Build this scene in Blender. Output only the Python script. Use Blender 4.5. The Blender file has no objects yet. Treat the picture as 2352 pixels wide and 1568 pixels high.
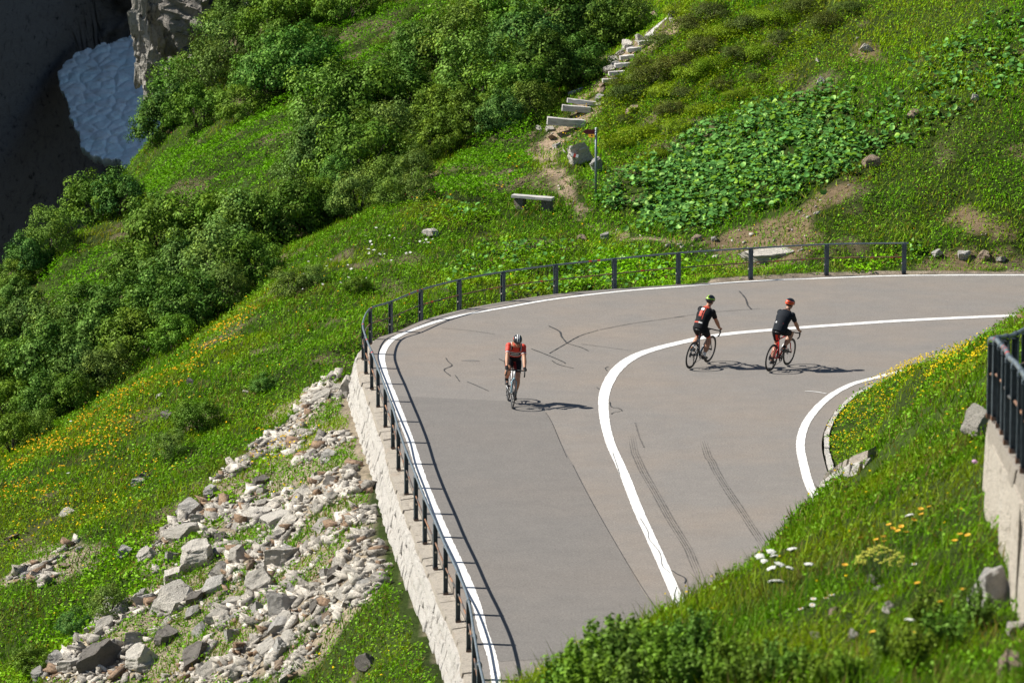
import bpy, bmesh, math, random
import numpy as np
from mathutils import Vector, Matrix, Euler

random.seed(7); rng = np.random.default_rng(7)
scene = bpy.context.scene
COL = scene.collection

# ------------------------------------------------------------------ camera, light, exposure
CAM_H, FPX = 16.5, 9000.0                    # height above the road; focal length in photo pixels (2352 wide)
PITCH = math.atan((784 + 745) / FPX)
cam_d = bpy.data.cameras.new('camera'); cam = bpy.data.objects.new('camera', cam_d); COL.objects.link(cam)
cam.location = (0, 0, CAM_H); cam.rotation_euler = (math.pi/2 - PITCH, 0, 0)
cam_d.sensor_width = 36; cam_d.lens = 36*FPX/2352; cam_d.clip_end = 2000; cam_d.clip_start = .5
cam_d.dof.use_dof = True; cam_d.dof.focus_distance = 91; cam_d.dof.aperture_fstop = 3.4
scene.camera = cam

SUN_TO = Vector((-1.02, .15, 1.0)).normalized()
SUN_EL = math.asin(SUN_TO.z); SUN_AZ = math.atan2(SUN_TO.x, SUN_TO.y)   # azimuth clockwise from +Y
world = bpy.data.worlds.new('World'); scene.world = world; world.use_nodes = True
nt = world.node_tree; bg = nt.nodes['Background']
sky = nt.nodes.new('ShaderNodeTexSky'); sky.sky_type = 'NISHITA'; sky.sun_disc = False
sky.sun_elevation = SUN_EL; sky.sun_rotation = SUN_AZ; sky.altitude = 800; sky.air_density = 1.0; sky.dust_density = .9
nt.links.new(sky.outputs[0], bg.inputs[0]); bg.inputs[1].default_value = .055
sun_d = bpy.data.lights.new('sun', 'SUN'); sun_d.energy = 5.0; sun_d.angle = math.radians(.53); sun_d.color = (1, .955, .87)
sun = bpy.data.objects.new('sun', sun_d); COL.objects.link(sun)
sun.rotation_euler = (-SUN_TO).to_track_quat('-Z', 'Y').to_euler(); sun.location = (-40, 60, 60)
scene.view_settings.view_transform = 'Standard'; scene.view_settings.look = 'None'
scene.view_settings.exposure = .66; scene.view_settings.gamma = 1
scene.cycles.max_bounces = 5; scene.cycles.diffuse_bounces = 2; scene.cycles.glossy_bounces = 2
scene.cycles.transmission_bounces = 3; scene.cycles.transparent_max_bounces = 4
scene.cycles.caustics_reflective = False; scene.cycles.caustics_refractive = False

# ------------------------------------------------------------------ helpers
cP, sP = math.cos(PITCH), math.sin(PITCH)
def ray(x, y):
    u, v = x - 1176.0, y - 784.0
    return Vector((u, FPX*cP - v*sP, -FPX*sP - v*cP))
def P(x, y, Y):                              # a point seen at photo pixel (x, y), Y metres away
    d = ray(x, y); t = Y/d.y
    return Vector((d.x*t, Y, CAM_H + d.z*t))
def G(x, y, z=0.0):                          # the same on the level z
    d = ray(x, y); t = (z - CAM_H)/d.z
    return Vector((d.x*t, d.y*t, z))
def project(X, Y, Z):
    Z = Z - CAM_H
    f = Y*cP - Z*sP; up = Y*sP + Z*cP
    return 1176 + FPX*X/f, 784 - FPX*up/f
def inpoly(px, py, poly):
    c = np.zeros(px.shape, bool); n = len(poly); j = n-1
    for i in range(n):
        xi, yi = poly[i]; xj, yj = poly[j]
        if yi != yj:
            c ^= ((yi > py) != (yj > py)) & (px < (xj-xi)*(py-yi)/(yj-yi) + xi)
        j = i
    return c
def hash2(ix, iy, s):
    h = (ix*374761393 + iy*668265263 + s*1274126177) & 0xffffffff
    h = ((h ^ (h >> 13))*1274126177) & 0xffffffff
    return ((h ^ (h >> 16)) & 0xffff)/65535.0
def vnoise(x, y, s=0):
    ix = np.floor(x).astype(np.int64); iy = np.floor(y).astype(np.int64)
    fx = x-ix; fy = y-iy; fx = fx*fx*(3-2*fx); fy = fy*fy*(3-2*fy)
    a = hash2(ix, iy, s); b = hash2(ix+1, iy, s); c = hash2(ix, iy+1, s); d = hash2(ix+1, iy+1, s)
    return (a*(1-fx)+b*fx)*(1-fy) + (c*(1-fx)+d*fx)*fy
def fbm(x, y, s=0, o=4):
    r = 0; a = .5
    for k in range(o):
        r = r + a*vnoise(x*2**k + 17.3*k, y*2**k - 9.1*k, s+k); a *= .5
    return r/(1-.5**o)
def sstep(a, b, x):
    t = np.clip((x-a)/(b-a), 0, 1); return t*t*(3-2*t)
def tag(o, label=None, cat=None, group=None, kind=None):
    if label: o['label'] = label
    if cat: o['category'] = cat
    if group: o['group'] = group
    if kind: o['kind'] = kind
    return o
def empty(name, loc, label=None, cat=None, group=None, rot=None):
    o = bpy.data.objects.new(name, None); COL.objects.link(o); o.location = loc
    if rot is not None: o.rotation_euler = rot
    return tag(o, label, cat, group)
def link(name, me, parent=None):
    o = bpy.data.objects.new(name, me); COL.objects.link(o)
    if parent is not None: o.parent = parent
    return o
def np_mesh(name, verts, nper, mat, cols=None, idx=None, smooth=False):
    """a mesh of polygons that all have nper corners; verts (N,3); idx (F,nper) or consecutive"""
    me = bpy.data.meshes.new(name); verts = np.asarray(verts, np.float32)
    if idx is None: idx = np.arange(len(verts), dtype=np.int32).reshape(-1, nper)
    idx = np.asarray(idx, np.int32); F = len(idx)
    me.vertices.add(len(verts)); me.vertices.foreach_set('co', verts.ravel())
    me.loops.add(F*nper); me.loops.foreach_set('vertex_index', idx.ravel())
    me.polygons.add(F); me.polygons.foreach_set('loop_start', np.arange(F, dtype=np.int32)*nper)
    if smooth: me.polygons.foreach_set('use_smooth', np.ones(F, bool))
    me.update(calc_edges=True)
    if cols is not None:
        a = me.color_attributes.new('tint', 'FLOAT_COLOR', 'POINT')
        c = np.ones((len(verts), 4), np.float32); c[:, :3] = cols; a.data.foreach_set('color', c.ravel())
    if mat: me.materials.append(mat)
    return me
class MB:
    """collects shapes for ONE mesh"""
    def __init__(s): s.v = []; s.f = []; s.m = []
    def add(s, vs, fs, mi=0):
        b = len(s.v); s.v += [tuple(v) for v in vs]; s.f += [tuple(i+b for i in f) for f in fs]; s.m += [mi]*len(fs); return s
    def box(s, c, size, rot=None, mi=0, jit=0):
        vs = []
        for k in range(8):
            p = Vector(((k & 1)-.5, ((k >> 1) & 1)-.5, ((k >> 2) & 1)-.5)); p = Vector((p.x*size[0], p.y*size[1], p.z*size[2]))
            if jit: p += Vector([random.uniform(-jit, jit) for _ in range(3)])
            if rot is not None: p = rot @ p
            vs.append(Vector(c)+p)
        return s.add(vs, [(0, 2, 3, 1), (4, 5, 7, 6), (0, 1, 5, 4), (2, 6, 7, 3), (0, 4, 6, 2), (1, 3, 7, 5)], mi)
    def tube(s, pts, r, seg=8, mi=0, side=None, caps=True, closed=False):
        pts = [Vector(p) for p in pts]; n = len(pts)
        if not isinstance(r, (list, tuple)): r = [r]*n
        rings = []; ref = None
        for i, p in enumerate(pts):
            if closed: t = pts[(i+1) % n]-pts[i-1]
            else: t = pts[min(i+1, n-1)]-pts[max(i-1, 0)]
            t.normalize()
            if side is not None: a = Vector(side); a = (a - t*a.dot(t)).normalized()
            else:
                if ref is None: ref = Vector((0, 0, 1)) if abs(t.z) < .9 else Vector((1, 0, 0))
                a = (ref - t*ref.dot(t)).normalized(); ref = a
            b = t.cross(a); ri = r[i]; ra, rb = ri if isinstance(ri, (list, tuple)) else (ri, ri)
            rings.append([p + a*(ra*math.cos(2*math.pi*k/seg)) + b*(rb*math.sin(2*math.pi*k/seg)) for k in range(seg)])
        vs = [v for R in rings for v in R]; fs = []
        for i in range(n if closed else n-1):
            for k in range(seg):
                i2 = (i+1) % n; k2 = (k+1) % seg
                fs.append((i*seg+k, i*seg+k2, i2*seg+k2, i2*seg+k))
        if caps and not closed: fs += [tuple(range(seg))[::-1], tuple(range((n-1)*seg, n*seg))]
        return s.add(vs, fs, mi)
    def ball(s, c, r, seg=12, rings=8, mi=0, rot=None):
        rx, ry, rz = r if isinstance(r, (tuple, list)) else (r, r, r); vs = []; fs = []
        for i in range(1, rings):
            th = math.pi*i/rings
            for k in range(seg):
                ph = 2*math.pi*k/seg; p = Vector((rx*math.sin(th)*math.cos(ph), ry*math.sin(th)*math.sin(ph), rz*math.cos(th)))
                vs.append(Vector(c)+(rot @ p if rot is not None else p))
        t = Vector((0, 0, rz)); vs.append(Vector(c)+(rot @ t if rot is not None else t)); vs.append(Vector(c)-(rot @ t if rot is not None else t))
        for i in range(rings-2):
            for k in range(seg):
                k2 = (k+1) % seg; fs.append((i*seg+k, (i+1)*seg+k, (i+1)*seg+k2, i*seg+k2))
        a = len(vs)-2
        for k in range(seg):
            k2 = (k+1) % seg; fs.append((a, k, k2)); fs.append((a+1, (rings-2)*seg+k2, (rings-2)*seg+k))
        return s.add(vs, fs, mi)
    def mesh(s, name, mats, smooth=False):
        me = bpy.data.meshes.new(name); me.from_pydata([tuple(v) for v in s.v], [], s.f); me.update()
        for m in (mats if isinstance(mats, (list, tuple)) else [mats]): me.materials.append(m)
        me.polygons.foreach_set('material_index', s.m)
        if smooth: me.polygons.foreach_set('use_smooth', [True]*len(s.f))
        return me
    def build(s, name, mats, parent=None, smooth=False): return link(name, s.mesh(name, mats, smooth), parent)
def catmull(pts, step=.3):
    pts = [Vector(p) for p in pts]; out = []
    for i in range(len(pts)-1):
        a = pts[max(i-1, 0)]; b = pts[i]; c = pts[i+1]; d = pts[min(i+2, len(pts)-1)]
        n = max(2, int((c-b).length/step))
        for k in range(n):
            t = k/n; out.append(.5*((2*b)+(c-a)*t+(2*a-5*b+4*c-d)*t*t+(3*b-a-3*c+d)*t**3))
    out.append(pts[-1]); return out
def resample(pts, step):
    pts = [Vector(p) for p in pts]; out = [pts[0].copy()]; need = step
    for a, b in zip(pts, pts[1:]):
        L = (b-a).length; pos = need
        while pos <= L: out.append(a.lerp(b, pos/L)); pos += step
        need = pos-L
    return out
def offset_path(pts, d):                     # to the left of the walking direction, in plan
    out = []
    for i, p in enumerate(pts):
        t = pts[min(i+1, len(pts)-1)]-pts[max(i-1, 0)]; n = Vector((-t.y, t.x, 0)).normalized()
        out.append(p+n*d)
    return out

# ------------------------------------------------------------------ materials
def new_mat(name):
    m = bpy.data.materials.new(name); m.use_nodes = True; n = m.node_tree; b = n.nodes['Principled BSDF']; return m, n, b
def N(n, t, **kw):
    x = n.nodes.new(t)
    for k, v in kw.items(): setattr(x, k, v)
    return x
def noise_node(n, scale, detail=4, rough=.55, coord='Object', vec=None, dist=0):
    t = N(n, 'ShaderNodeTexNoise'); t.inputs['Scale'].default_value = scale; t.inputs['Detail'].default_value = detail
    t.inputs['Roughness'].default_value = rough; t.inputs['Distortion'].default_value = dist
    if vec is None:
        tc = N(n, 'ShaderNodeTexCoord'); n.links.new(tc.outputs[coord], t.inputs['Vector'])
    else: n.links.new(vec, t.inputs['Vector'])
    return t
def ramp(n, src, stops):
    r = N(n, 'ShaderNodeValToRGB'); el = r.color_ramp.elements
    while len(el) < len(stops): el.new(.5)
    for e, (p, c) in zip(el, stops): e.position = p; e.color = (*c, 1) if len(c) == 3 else c
    n.links.new(src, r.inputs[0]); return r
def mix(n, a, b, fac, blend='MIX'):
    m = N(n, 'ShaderNodeMix', data_type='RGBA', blend_type=blend)
    for s, v in ((6, a), (7, b)):
        if isinstance(v, tuple): m.inputs[s].default_value = (*v, 1)
        else: n.links.new(v, m.inputs[s])
    if isinstance(fac, float): m.inputs[0].default_value = fac
    else: n.links.new(fac, m.inputs[0])
    return m.outputs[2]
def bump(n, b, src, strength=.4, dist=.02):
    x = N(n, 'ShaderNodeBump'); x.inputs['Strength'].default_value = strength; x.inputs['Distance'].default_value = dist
    n.links.new(src, x.inputs['Height']); n.links.new(x.outputs[0], b.inputs['Normal'])
def plain(name, col, rough=.5, metal=0, noise=.12, scale=30, spec=.5, coat=0):
    m, n, b = new_mat(name); t = noise_node(n, scale)
    lo = tuple(c*(1-noise) for c in col); hi = tuple(min(1, c*(1+noise)) for c in col)
    r = ramp(n, t.outputs[0], [(.3, lo), (.7, hi)]); n.links.new(r.outputs[0], b.inputs['Base Color'])
    b.inputs['Roughness'].default_value = rough; b.inputs['Metallic'].default_value = metal
    b.inputs['Specular IOR Level'].default_value = spec; b.inputs['Coat Weight'].default_value = coat
    return m
def foliage_mat(name, trans=.35, gloss=.06, grough=.35, vary=.0):
    m, n, b = new_mat(name); n.nodes.remove(b); out = n.nodes['Material Output']
    at = N(n, 'ShaderNodeAttribute'); at.attribute_name = 'tint'; col = at.outputs['Color']
    if vary:
        oi = N(n, 'ShaderNodeObjectInfo'); h = N(n, 'ShaderNodeHueSaturation')
        mp = N(n, 'ShaderNodeMapRange'); mp.inputs[3].default_value = 1-vary; mp.inputs[4].default_value = 1+vary
        mh = N(n, 'ShaderNodeMapRange'); mh.inputs[3].default_value = .485; mh.inputs[4].default_value = .515
        n.links.new(oi.outputs['Random'], mp.inputs[0]); n.links.new(mp.outputs[0], h.inputs['Value'])
        n.links.new(oi.outputs['Random'], mh.inputs[0]); n.links.new(mh.outputs[0], h.inputs['Hue'])
        n.links.new(col, h.inputs['Color']); col = h.outputs[0]
    d = N(n, 'ShaderNodeBsdfDiffuse'); t = N(n, 'ShaderNodeBsdfTranslucent'); g = N(n, 'ShaderNodeBsdfGlossy')
    g.inputs['Roughness'].default_value = grough; g.inputs['Color'].default_value = (.62, .85, .28, 1)
    n.links.new(col, d.inputs[0])
    tc = mix(n, col, (1, 1.0, .35), 1.0, 'MULTIPLY'); n.links.new(tc, t.inputs[0])
    a = N(n, 'ShaderNodeMixShader'); a.inputs[0].default_value = trans; n.links.new(d.outputs[0], a.inputs[1]); n.links.new(t.outputs[0], a.inputs[2])
    c = N(n, 'ShaderNodeMixShader'); c.inputs[0].default_value = gloss; n.links.new(a.outputs[0], c.inputs[1]); n.links.new(g.outputs[0], c.inputs[2])
    n.links.new(c.outputs[0], out.inputs[0]); return m
def asphalt_mat(name, base, tan, amt=.6):
    m, n, b = new_mat(name)
    big = noise_node(n, .22, 5, .6); tanr = ramp(n, big.outputs[0], [(.42, (0, 0, 0)), (.68, (amt, amt, amt))])
    mid = noise_node(n, 1.4, 5, .65, dist=.4); fine = noise_node(n, 26, 4, .85); streak = noise_node(n, 7, 4, .7)
    c = mix(n, base, tan, tanr.outputs[0])
    mr = ramp(n, mid.outputs[0], [(.3, (.92, .92, .925)), (.7, (1.05, 1.045, 1.04))]); c = mix(n, c, mr.outputs[0], 1.0, 'MULTIPLY')
    sr = ramp(n, streak.outputs[0], [(.3, (.93, .93, .93)), (.7, (1.05, 1.05, 1.05))]); c = mix(n, c, sr.outputs[0], 1.0, 'MULTIPLY')
    fr = ramp(n, fine.outputs[0], [(.3, (.6, .6, .6)), (.7, (1.34, 1.34, 1.34))]); c = mix(n, c, fr.outputs[0], 1.0, 'MULTIPLY')
    n.links.new(c, b.inputs['Base Color']); b.inputs['Roughness'].default_value = .9; b.inputs['Specular IOR Level'].default_value = .3
    bump(n, b, fine.outputs[0], .5, .006); return m
def rock_mat(name, pale, dark, lichen=(.30, .24, .12), vary=.18, scale=1.0):
    m, n, b = new_mat(name)
    tc = N(n, 'ShaderNodeTexCoord'); oi = N(n, 'ShaderNodeObjectInfo')
    ad = N(n, 'ShaderNodeVectorMath', operation='ADD'); n.links.new(tc.outputs['Object'], ad.inputs[0])
    cmb = N(n, 'ShaderNodeMath', operation='MULTIPLY'); cmb.inputs[1].default_value = 40; n.links.new(oi.outputs['Random'], cmb.inputs[0]); n.links.new(cmb.outputs[0], ad.inputs[1])
    mp = N(n, 'ShaderNodeMapping'); mp.inputs['Scale'].default_value = (1, 1, 2.6); mp.inputs['Rotation'].default_value = (.3, .5, 0); n.links.new(ad.outputs[0], mp.inputs[0])
    a = noise_node(n, 3.2*scale, 8, .68, vec=mp.outputs[0], dist=.6); f = noise_node(n, 22*scale, 5, .7, vec=mp.outputs[0]); l = noise_node(n, 1.7*scale, 5, .6, vec=ad.outputs[0])
    r = ramp(n, a.outputs[0], [(.29, tuple(.4*d for d in dark)), (.34, dark), (.40, tuple(.75*p+.25*d for p, d in zip(pale, dark))), (.50, pale)])
    lr = ramp(n, l.outputs[0], [(.60, (0, 0, 0)), (.8, (.5, .5, .5))]); c = mix(n, r.outputs[0], lichen, lr.outputs[0])
    fr = ramp(n, f.outputs[0], [(.30, (.42, .42, .42)), (.45, (.95, .95, .95)), (.7, (1.1, 1.1, 1.1))]); c = mix(n, c, fr.outputs[0], 1.0, 'MULTIPLY')
    h = N(n, 'ShaderNodeHueSaturation'); mr = N(n, 'ShaderNodeMapRange'); mr.inputs[3].default_value = 1-vary; mr.inputs[4].default_value = 1+vary
    n.links.new(oi.outputs['Random'], mr.inputs[0]); n.links.new(mr.outputs[0], h.inputs['Value']); n.links.new(c, h.inputs['Color'])
    n.links.new(h.outputs[0], b.inputs['Base Color']); b.inputs['Roughness'].default_value = .85; b.inputs['Specular IOR Level'].default_value = .25
    ms = N(n, 'ShaderNodeMath', operation='ADD'); n.links.new(a.outputs[0], ms.inputs[0]); n.links.new(f.outputs[0], ms.inputs[1])
    bump(n, b, ms.outputs[0], 1.0, .09); return m
M = {}
M['asphalt'] = asphalt_mat('asphalt', (.208, .192, .176), (.25, .208, .17), .7)
M['asphalt_dark'] = asphalt_mat('asphalt_patch', (.175, .163, .151), (.195, .17, .148), .4)
M['asphalt_tan'] = asphalt_mat('asphalt_tan', (.23, .2, .17), (.27, .215, .165))
def paint_mat():
    m, n, b = new_mat('road_paint'); f = noise_node(n, 9, 6, .75); g = noise_node(n, 70, 2, .6)
    r = ramp(n, f.outputs[0], [(.33, (.36, .34, .31)), (.43, (.70, .69, .66)), (.6, (.80, .79, .77))])
    gr = ramp(n, g.outputs[0], [(.3, (.86, .86, .86)), (.6, (1, 1, 1))]); c = mix(n, r.outputs[0], gr.outputs[0], 1.0, 'MULTIPLY')
    n.links.new(c, b.inputs['Base Color']); b.inputs['Roughness'].default_value = .8; return m
M['paint'] = paint_mat()
M['crack'] = plain('bitumen_crack', (.04, .039, .039), .7)
def skid_mat():
    m, n, b = new_mat('tyre_rubber_mark'); out = n.nodes['Material Output']; b.inputs['Base Color'].default_value = (.07, .066, .062, 1); b.inputs['Roughness'].default_value = .9
    t = noise_node(n, 5, 6, .8); r = ramp(n, t.outputs[0], [(.36, (.05, .05, .05)), (.62, (.55, .55, .55))]); tr = N(n, 'ShaderNodeBsdfTransparent'); mx = N(n, 'ShaderNodeMixShader')
    n.links.new(r.outputs[0], mx.inputs[0]); n.links.new(tr.outputs[0], mx.inputs[1]); n.links.new(b.outputs[0], mx.inputs[2]); n.links.new(mx.outputs[0], out.inputs[0]); return m
M['skid'] = skid_mat()
M['rock_pale'] = rock_mat('pale_gneiss', (.75, .70, .615), (.30, .27, .23))
M['rock_grey'] = rock_mat('grey_gneiss', (.66, .63, .58), (.25, .24, .225))
M['rock_dark'] = rock_mat('dark_rock', (.28, .255, .225), (.09, .083, .074))
M['rock_rust'] = rock_mat('rusty_rock', (.5, .38, .28), (.25, .17, .12))
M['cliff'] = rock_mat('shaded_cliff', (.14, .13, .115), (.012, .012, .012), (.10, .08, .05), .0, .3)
M['crag'] = rock_mat('crag_rock', (.34, .32, .28), (.07, .066, .062), (.24, .19, .11), .1, .6)
M['wall_stone'] = rock_mat('wall_stone', (.76, .72, .66), (.36, .33, .29), (.55, .42, .30), .05, 1.2)
M['coping'] = rock_mat('coping_stone', (.56, .5, .42), (.33, .28, .22), (.5, .33, .2), .05, 1.2)
M['steel'] = plain('galvanised_steel', (.075, .098, .115), .55, .3, .35, 14)
M['rail'] = plain('galvanised_rail', (.2, .235, .26), .42, .5, .25, 10)
M['bolt'] = plain('bolt_head', (.55, .5, .43), .5, .3)
def rust_mat():
    m, n, b = new_mat('rusty_rail'); t = noise_node(n, 2.2, 4, .6); r = ramp(n, t.outputs[0], [(.42, (.055, .055, .055)), (.55, (.2, .1, .055)), (.7, (.33, .17, .09))])
    n.links.new(r.outputs[0], b.inputs['Base Color']); b.inputs['Roughness'].default_value = .8; return m
M['rust'] = rust_mat()
M['red_paint'] = plain('red_paint', (.6, .05, .03), .6)
M['leaf'] = foliage_mat('shrub_leaves', .17, .03, .5, .14)
M['grass'] = foliage_mat('grass_blades', .38, .02, .5)
M['herb'] = foliage_mat('herb_leaves', .28, .025, .5)
M['bigleaf'] = foliage_mat('butterbur_leaves', .25, .05, .45)
M['petal'] = foliage_mat('petals', .3, .0)
M['bark'] = plain('shrub_bark', (.075, .06, .045), .9, 0, .4, 12)
def timber_mat():
    m, n, b = new_mat('weathered_timber'); tc = N(n, 'ShaderNodeTexCoord'); mp = N(n, 'ShaderNodeMapping'); mp.inputs['Scale'].default_value = (1.5, 14, 14)
    n.links.new(tc.outputs['Object'], mp.inputs[0]); t = noise_node(n, 1.6, 6, .7, vec=mp.outputs[0])
    r = ramp(n, t.outputs[0], [(.3, (.28, .26, .24)), (.5, (.5, .475, .45)), (.7, (.66, .64, .61))]); n.links.new(r.outputs[0], b.inputs['Base Color'])
    b.inputs['Roughness'].default_value = .85; bump(n, b, t.outputs[0], .6, .01); return m
M['timber'] = timber_mat()

# ------------------------------------------------------------------ lines of the place (measured on the road plane)
POST_PX = [(1118, 1720), (1101, 1645), (1089.7, 1577), (1076.6, 1494.3), (1052, 1426.6), (1023.7, 1363.4), (1000, 1305.3), (975.8, 1247.2), (955.3, 1193.2),
           (933.4, 1134.4), (915.3, 1078), (902.4, 1028.5), (885.3, 980), (868.5, 933.8), (854, 892.8), (840.5, 856.9), (834.3, 824.4),
           (851, 790), (897.6, 773.1), (966.6, 744), (1054.8, 720.2), (1155.3, 701.4), (1276.6, 683.6), (1411, 668.9), (1557.9, 655.2),
           (1724, 644), (1898.3, 634.7), (2076, 631.3)]
POSTS = [G(x, y, -.13 if x < 1300 else -.13+.1*min(1, (x-1300)/300)) for x, y in POST_PX]
EDGE_PX = [(1149, 1660), (1140.2, 1566.8), (1131.3, 1512), (1120.4, 1477.9), (1108.4, 1443.7), (1095.8, 1392.4), (1069, 1324), (1026.4, 1233.5), (971.7, 1101.9),
           (949, 1031), (935.8, 995.3), (910.2, 927), (889.7, 875.7), (878, 834.7), (878.5, 810.7), (893, 786.8), (922, 768), (966.6, 751), (1014.5, 735.5),
           (1065.7, 722.9), (1151, 708.2), (1253.7, 690), (1356, 676.8), (1458.8, 666.2), (1548, 659.6), (1719, 646.7), (1889.8, 639.4), (2077.8, 633.2), (2352, 632.3), (2700, 632)]
CENTRE_PX = [(2600, 714), (2400, 721.5), (2334, 724.6), (2197.4, 730.4), (2060.7, 737.3), (1958.2, 744.1), (1845.4, 752), (1773.6, 757.8), (1684.7, 765.6), (1616, 774.9), (1579, 783.4), (1527, 795.4),
             (1475.9, 810.7), (1441.7, 827.8), (1414.4, 851.8), (1397.3, 879), (1387, 909.9), (1387, 947.5), (1392, 981.6), (1402, 1018), (1409.5, 1036),
             (1434.9, 1091.7), (1465.6, 1170.3), (1496.4, 1238.7), (1527.2, 1307), (1564.8, 1395.9), (1597, 1480), (1620, 1560)]
INNER_PX = [(2500, 806), (2300, 817), (2150, 835), (2060, 855), (1992.3, 872.3), (1958.2, 881.8), (1917, 903), (1883, 930.4), (1855.6, 964.6), (1841.3, 998.7), (1838.8, 1031),
            (1846, 1067.8), (1857.3, 1108.8), (1872.7, 1143), (1889.8, 1170.3), (1925, 1235)]
EDGE = catmull([G(*p) for p in EDGE_PX], .35); CENTRE = catmull([G(*p) for p in CENTRE_PX], .35); INNER = catmull([G(*p) for p in INNER_PX], .35)
FENCE = catmull(POSTS, .3)
end = FENCE[-1]
OUTER = [Vector((p.x, p.y, 0)) for p in offset_path(FENCE, -.14)]
OUTER = [Vector((-9, 57.0, 0)), Vector((-4, 58.0, 0)), Vector((-1.6, 58.6, 0))] + OUTER[6:] + [Vector((12.5, end.y+.06, 0)), Vector((18, end.y+.1, 0)), Vector((34, end.y, 0))]
inn = [Vector((p.x, p.y, 0)) for p in offset_path(INNER, .46)]     # walking towards the camera: left of it is the bank side
INNER_EDGE = [Vector((34, 88, 0))] + inn + [Vector((6.0, 71, 0)), Vector((4.7, 65, 0)), Vector((2.8, 60, 0)), Vector((0, 55, 0)), Vector((-5, 52, 0)), Vector((-9, 50.5, 0))]
ROAD_POLY = OUTER + INNER_EDGE
n_outer = len(OUTER)

# ------------------------------------------------------------------ terrain: one height field through surveyed points
CP = []
def cp(*a):
    for x, y, Y in a: CP.append(tuple(P(x, y, Y)))
cp((1150, 640, 108), (1150, 600, 110), (1150, 560, 112), (1100, 520, 114), (1225, 482, 115.5), (1370, 450, 117), (1000, 480, 115), (720, 620, 112), (850, 560, 113),
   (1600, 560, 112), (1750, 600, 110), (2000, 600, 109.3), (2080, 560, 110.5), (2300, 600, 109), (2300, 480, 111.2), (2300, 300, 114.5), (2300, 100, 119), (2300, 0, 121.5),
   (1900, 480, 112.3), (1900, 300, 117), (1900, 100, 123), (1900, 0, 126), (1600, 480, 114.5), (1600, 300, 121), (1600, 100, 128), (1600, 0, 132), (1370, 300, 124),
   (1290, 380, 120), (1300, 270, 126), (1345, 205, 128.5), (1420, 130, 132), (1540, 35, 136), (1100, 400, 121), (1050, 310, 128), (1000, 200, 134), (1000, 0, 146),
   (800, 400, 128), (800, 200, 138), (800, 0, 150), (600, 500, 126), (600, 300, 136), (600, 100, 150), (400, 500, 130), (400, 300, 145), (500, 60, 160), (300, 700, 122),
   (250, 500, 133), (150, 700, 124), (0, 800, 122), (0, 650, 130), (280, 400, 148), (560, 700, 114), (300, 900, 108.5), (100, 1020, 106), (600, 700, 109), (400, 840, 105),
   (200, 960, 102), (0, 1060, 99), (800, 800, 98.5), (700, 800, 101), (600, 900, 99), (400, 1000, 96.5), (200, 1100, 95), (0, 1200, 93), (600, 1100, 90), (790, 860, 98),
   (820, 1000, 91), (850, 1100, 85.2), (890, 1250, 78.7), (950, 1400, 72.7), (1010, 1568, 67.5), (700, 1200, 84), (500, 1300, 83), (300, 1400, 82), (150, 1500, 81),
   (700, 1400, 76.5), (500, 1500, 77.5), (800, 1568, 72), (300, 1568, 79), (0, 1400, 87), (0, 1568, 83))
CP += [(-25, 80, -9.5), (-25, 100, -9.5), (-24, 115, -10), (-20, 128, -9), (-20, 145, -12), (-17.5, 160, -9), (-14, 170, -4.5), (-8, 172, 3.2), (-25, 150, -22), (-25, 180, -25), (0, 170, 8.5), (20, 150, 15),
       (20, 185, 26), (0, 188, 14), (-8, 186, 5), (-14, 186, -4), (32, 120, 12), (32, 110, 2), (-12, 64, -7), (-25, 60, -12), (-6, 66, -4), (-10, 40, -8), (-30, 30, -14)]
# the bank inside the bend and the slope below the upper road
cp((1900, 1050, 81), (2000, 1000, 76), (2100, 950, 69), (2200, 950, 57), (2250, 1050, 48), (2100, 1100, 53), (2000, 1100, 59), (2150, 845, 75), (2100, 826, 79.5), (2000, 872, 87.5), (2250, 780, 71),
   (2352, 762, 64), (1890, 1185, 52), (1700, 1330, 46), (1520, 1480, 42), (1300, 1665, 38), (1400, 1580, 39.5), (1700, 1470, 36.5), (1900, 1510, 33), (1500, 1660, 35), (2000, 1250, 44), (2100, 1400, 36.5), (2200, 1250, 41),
   (2250, 1500, 33), (2000, 1568, 31.3), (2256, 1080, 43.2), (2285, 1125, 41), (2305, 1190, 39), (2322, 1280, 37), (2332, 1380, 35))
CP += [(12, 82, 1.0), (15, 90, .2), (20, 86, .6), (30, 80, 3), (6.2, 43.5, 8.15), (8, 48, 8.0), (8.5, 56, 6.4), (9, 36, 8.6), (7, 30, 9.2), (14, 50, 8.2), (20, 60, 8), (5.4, 26, 9.6), (16, 30, 9.5), (30, 45, 9),
       (0, 24, 8.6), (-6, 30, 5.0), (-4, 44, 2.0), (-1.2, 37, 5.2), (-.2, 37.5, 5.7), (.3, 38, 5.9), (-.5, 30, 6.8), (1, 50, 3.0), (3, 58, 1.6), (5.6, 69, 1.2)]
CPA = np.array(CP); cxy, cz = CPA[:, :2], CPA[:, 2]
def kern(r2): return np.sqrt(r2 + 4.0)
A = kern(((cxy[:, None]-cxy[None])**2).sum(-1)) - np.eye(len(CP))*.15
Q = np.c_[np.ones(len(CP)), cxy]; K = np.block([[A, Q], [Q.T, np.zeros((3, 3))]])
sol = np.linalg.solve(K, np.r_[cz, 0, 0, 0]); wts, pol = sol[:-3], sol[-3:]
STEP = .25; GX = np.arange(-34, 36.01, STEP); GY = np.arange(16, 190.01, STEP)
XX, YY = np.meshgrid(GX, GY); zr = np.zeros(XX.shape)
for (x, y), w in zip(cxy, wts): zr += w*kern((XX-x)**2+(YY-y)**2)
zr += pol[0] + pol[1]*XX + pol[2]*YY
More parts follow.
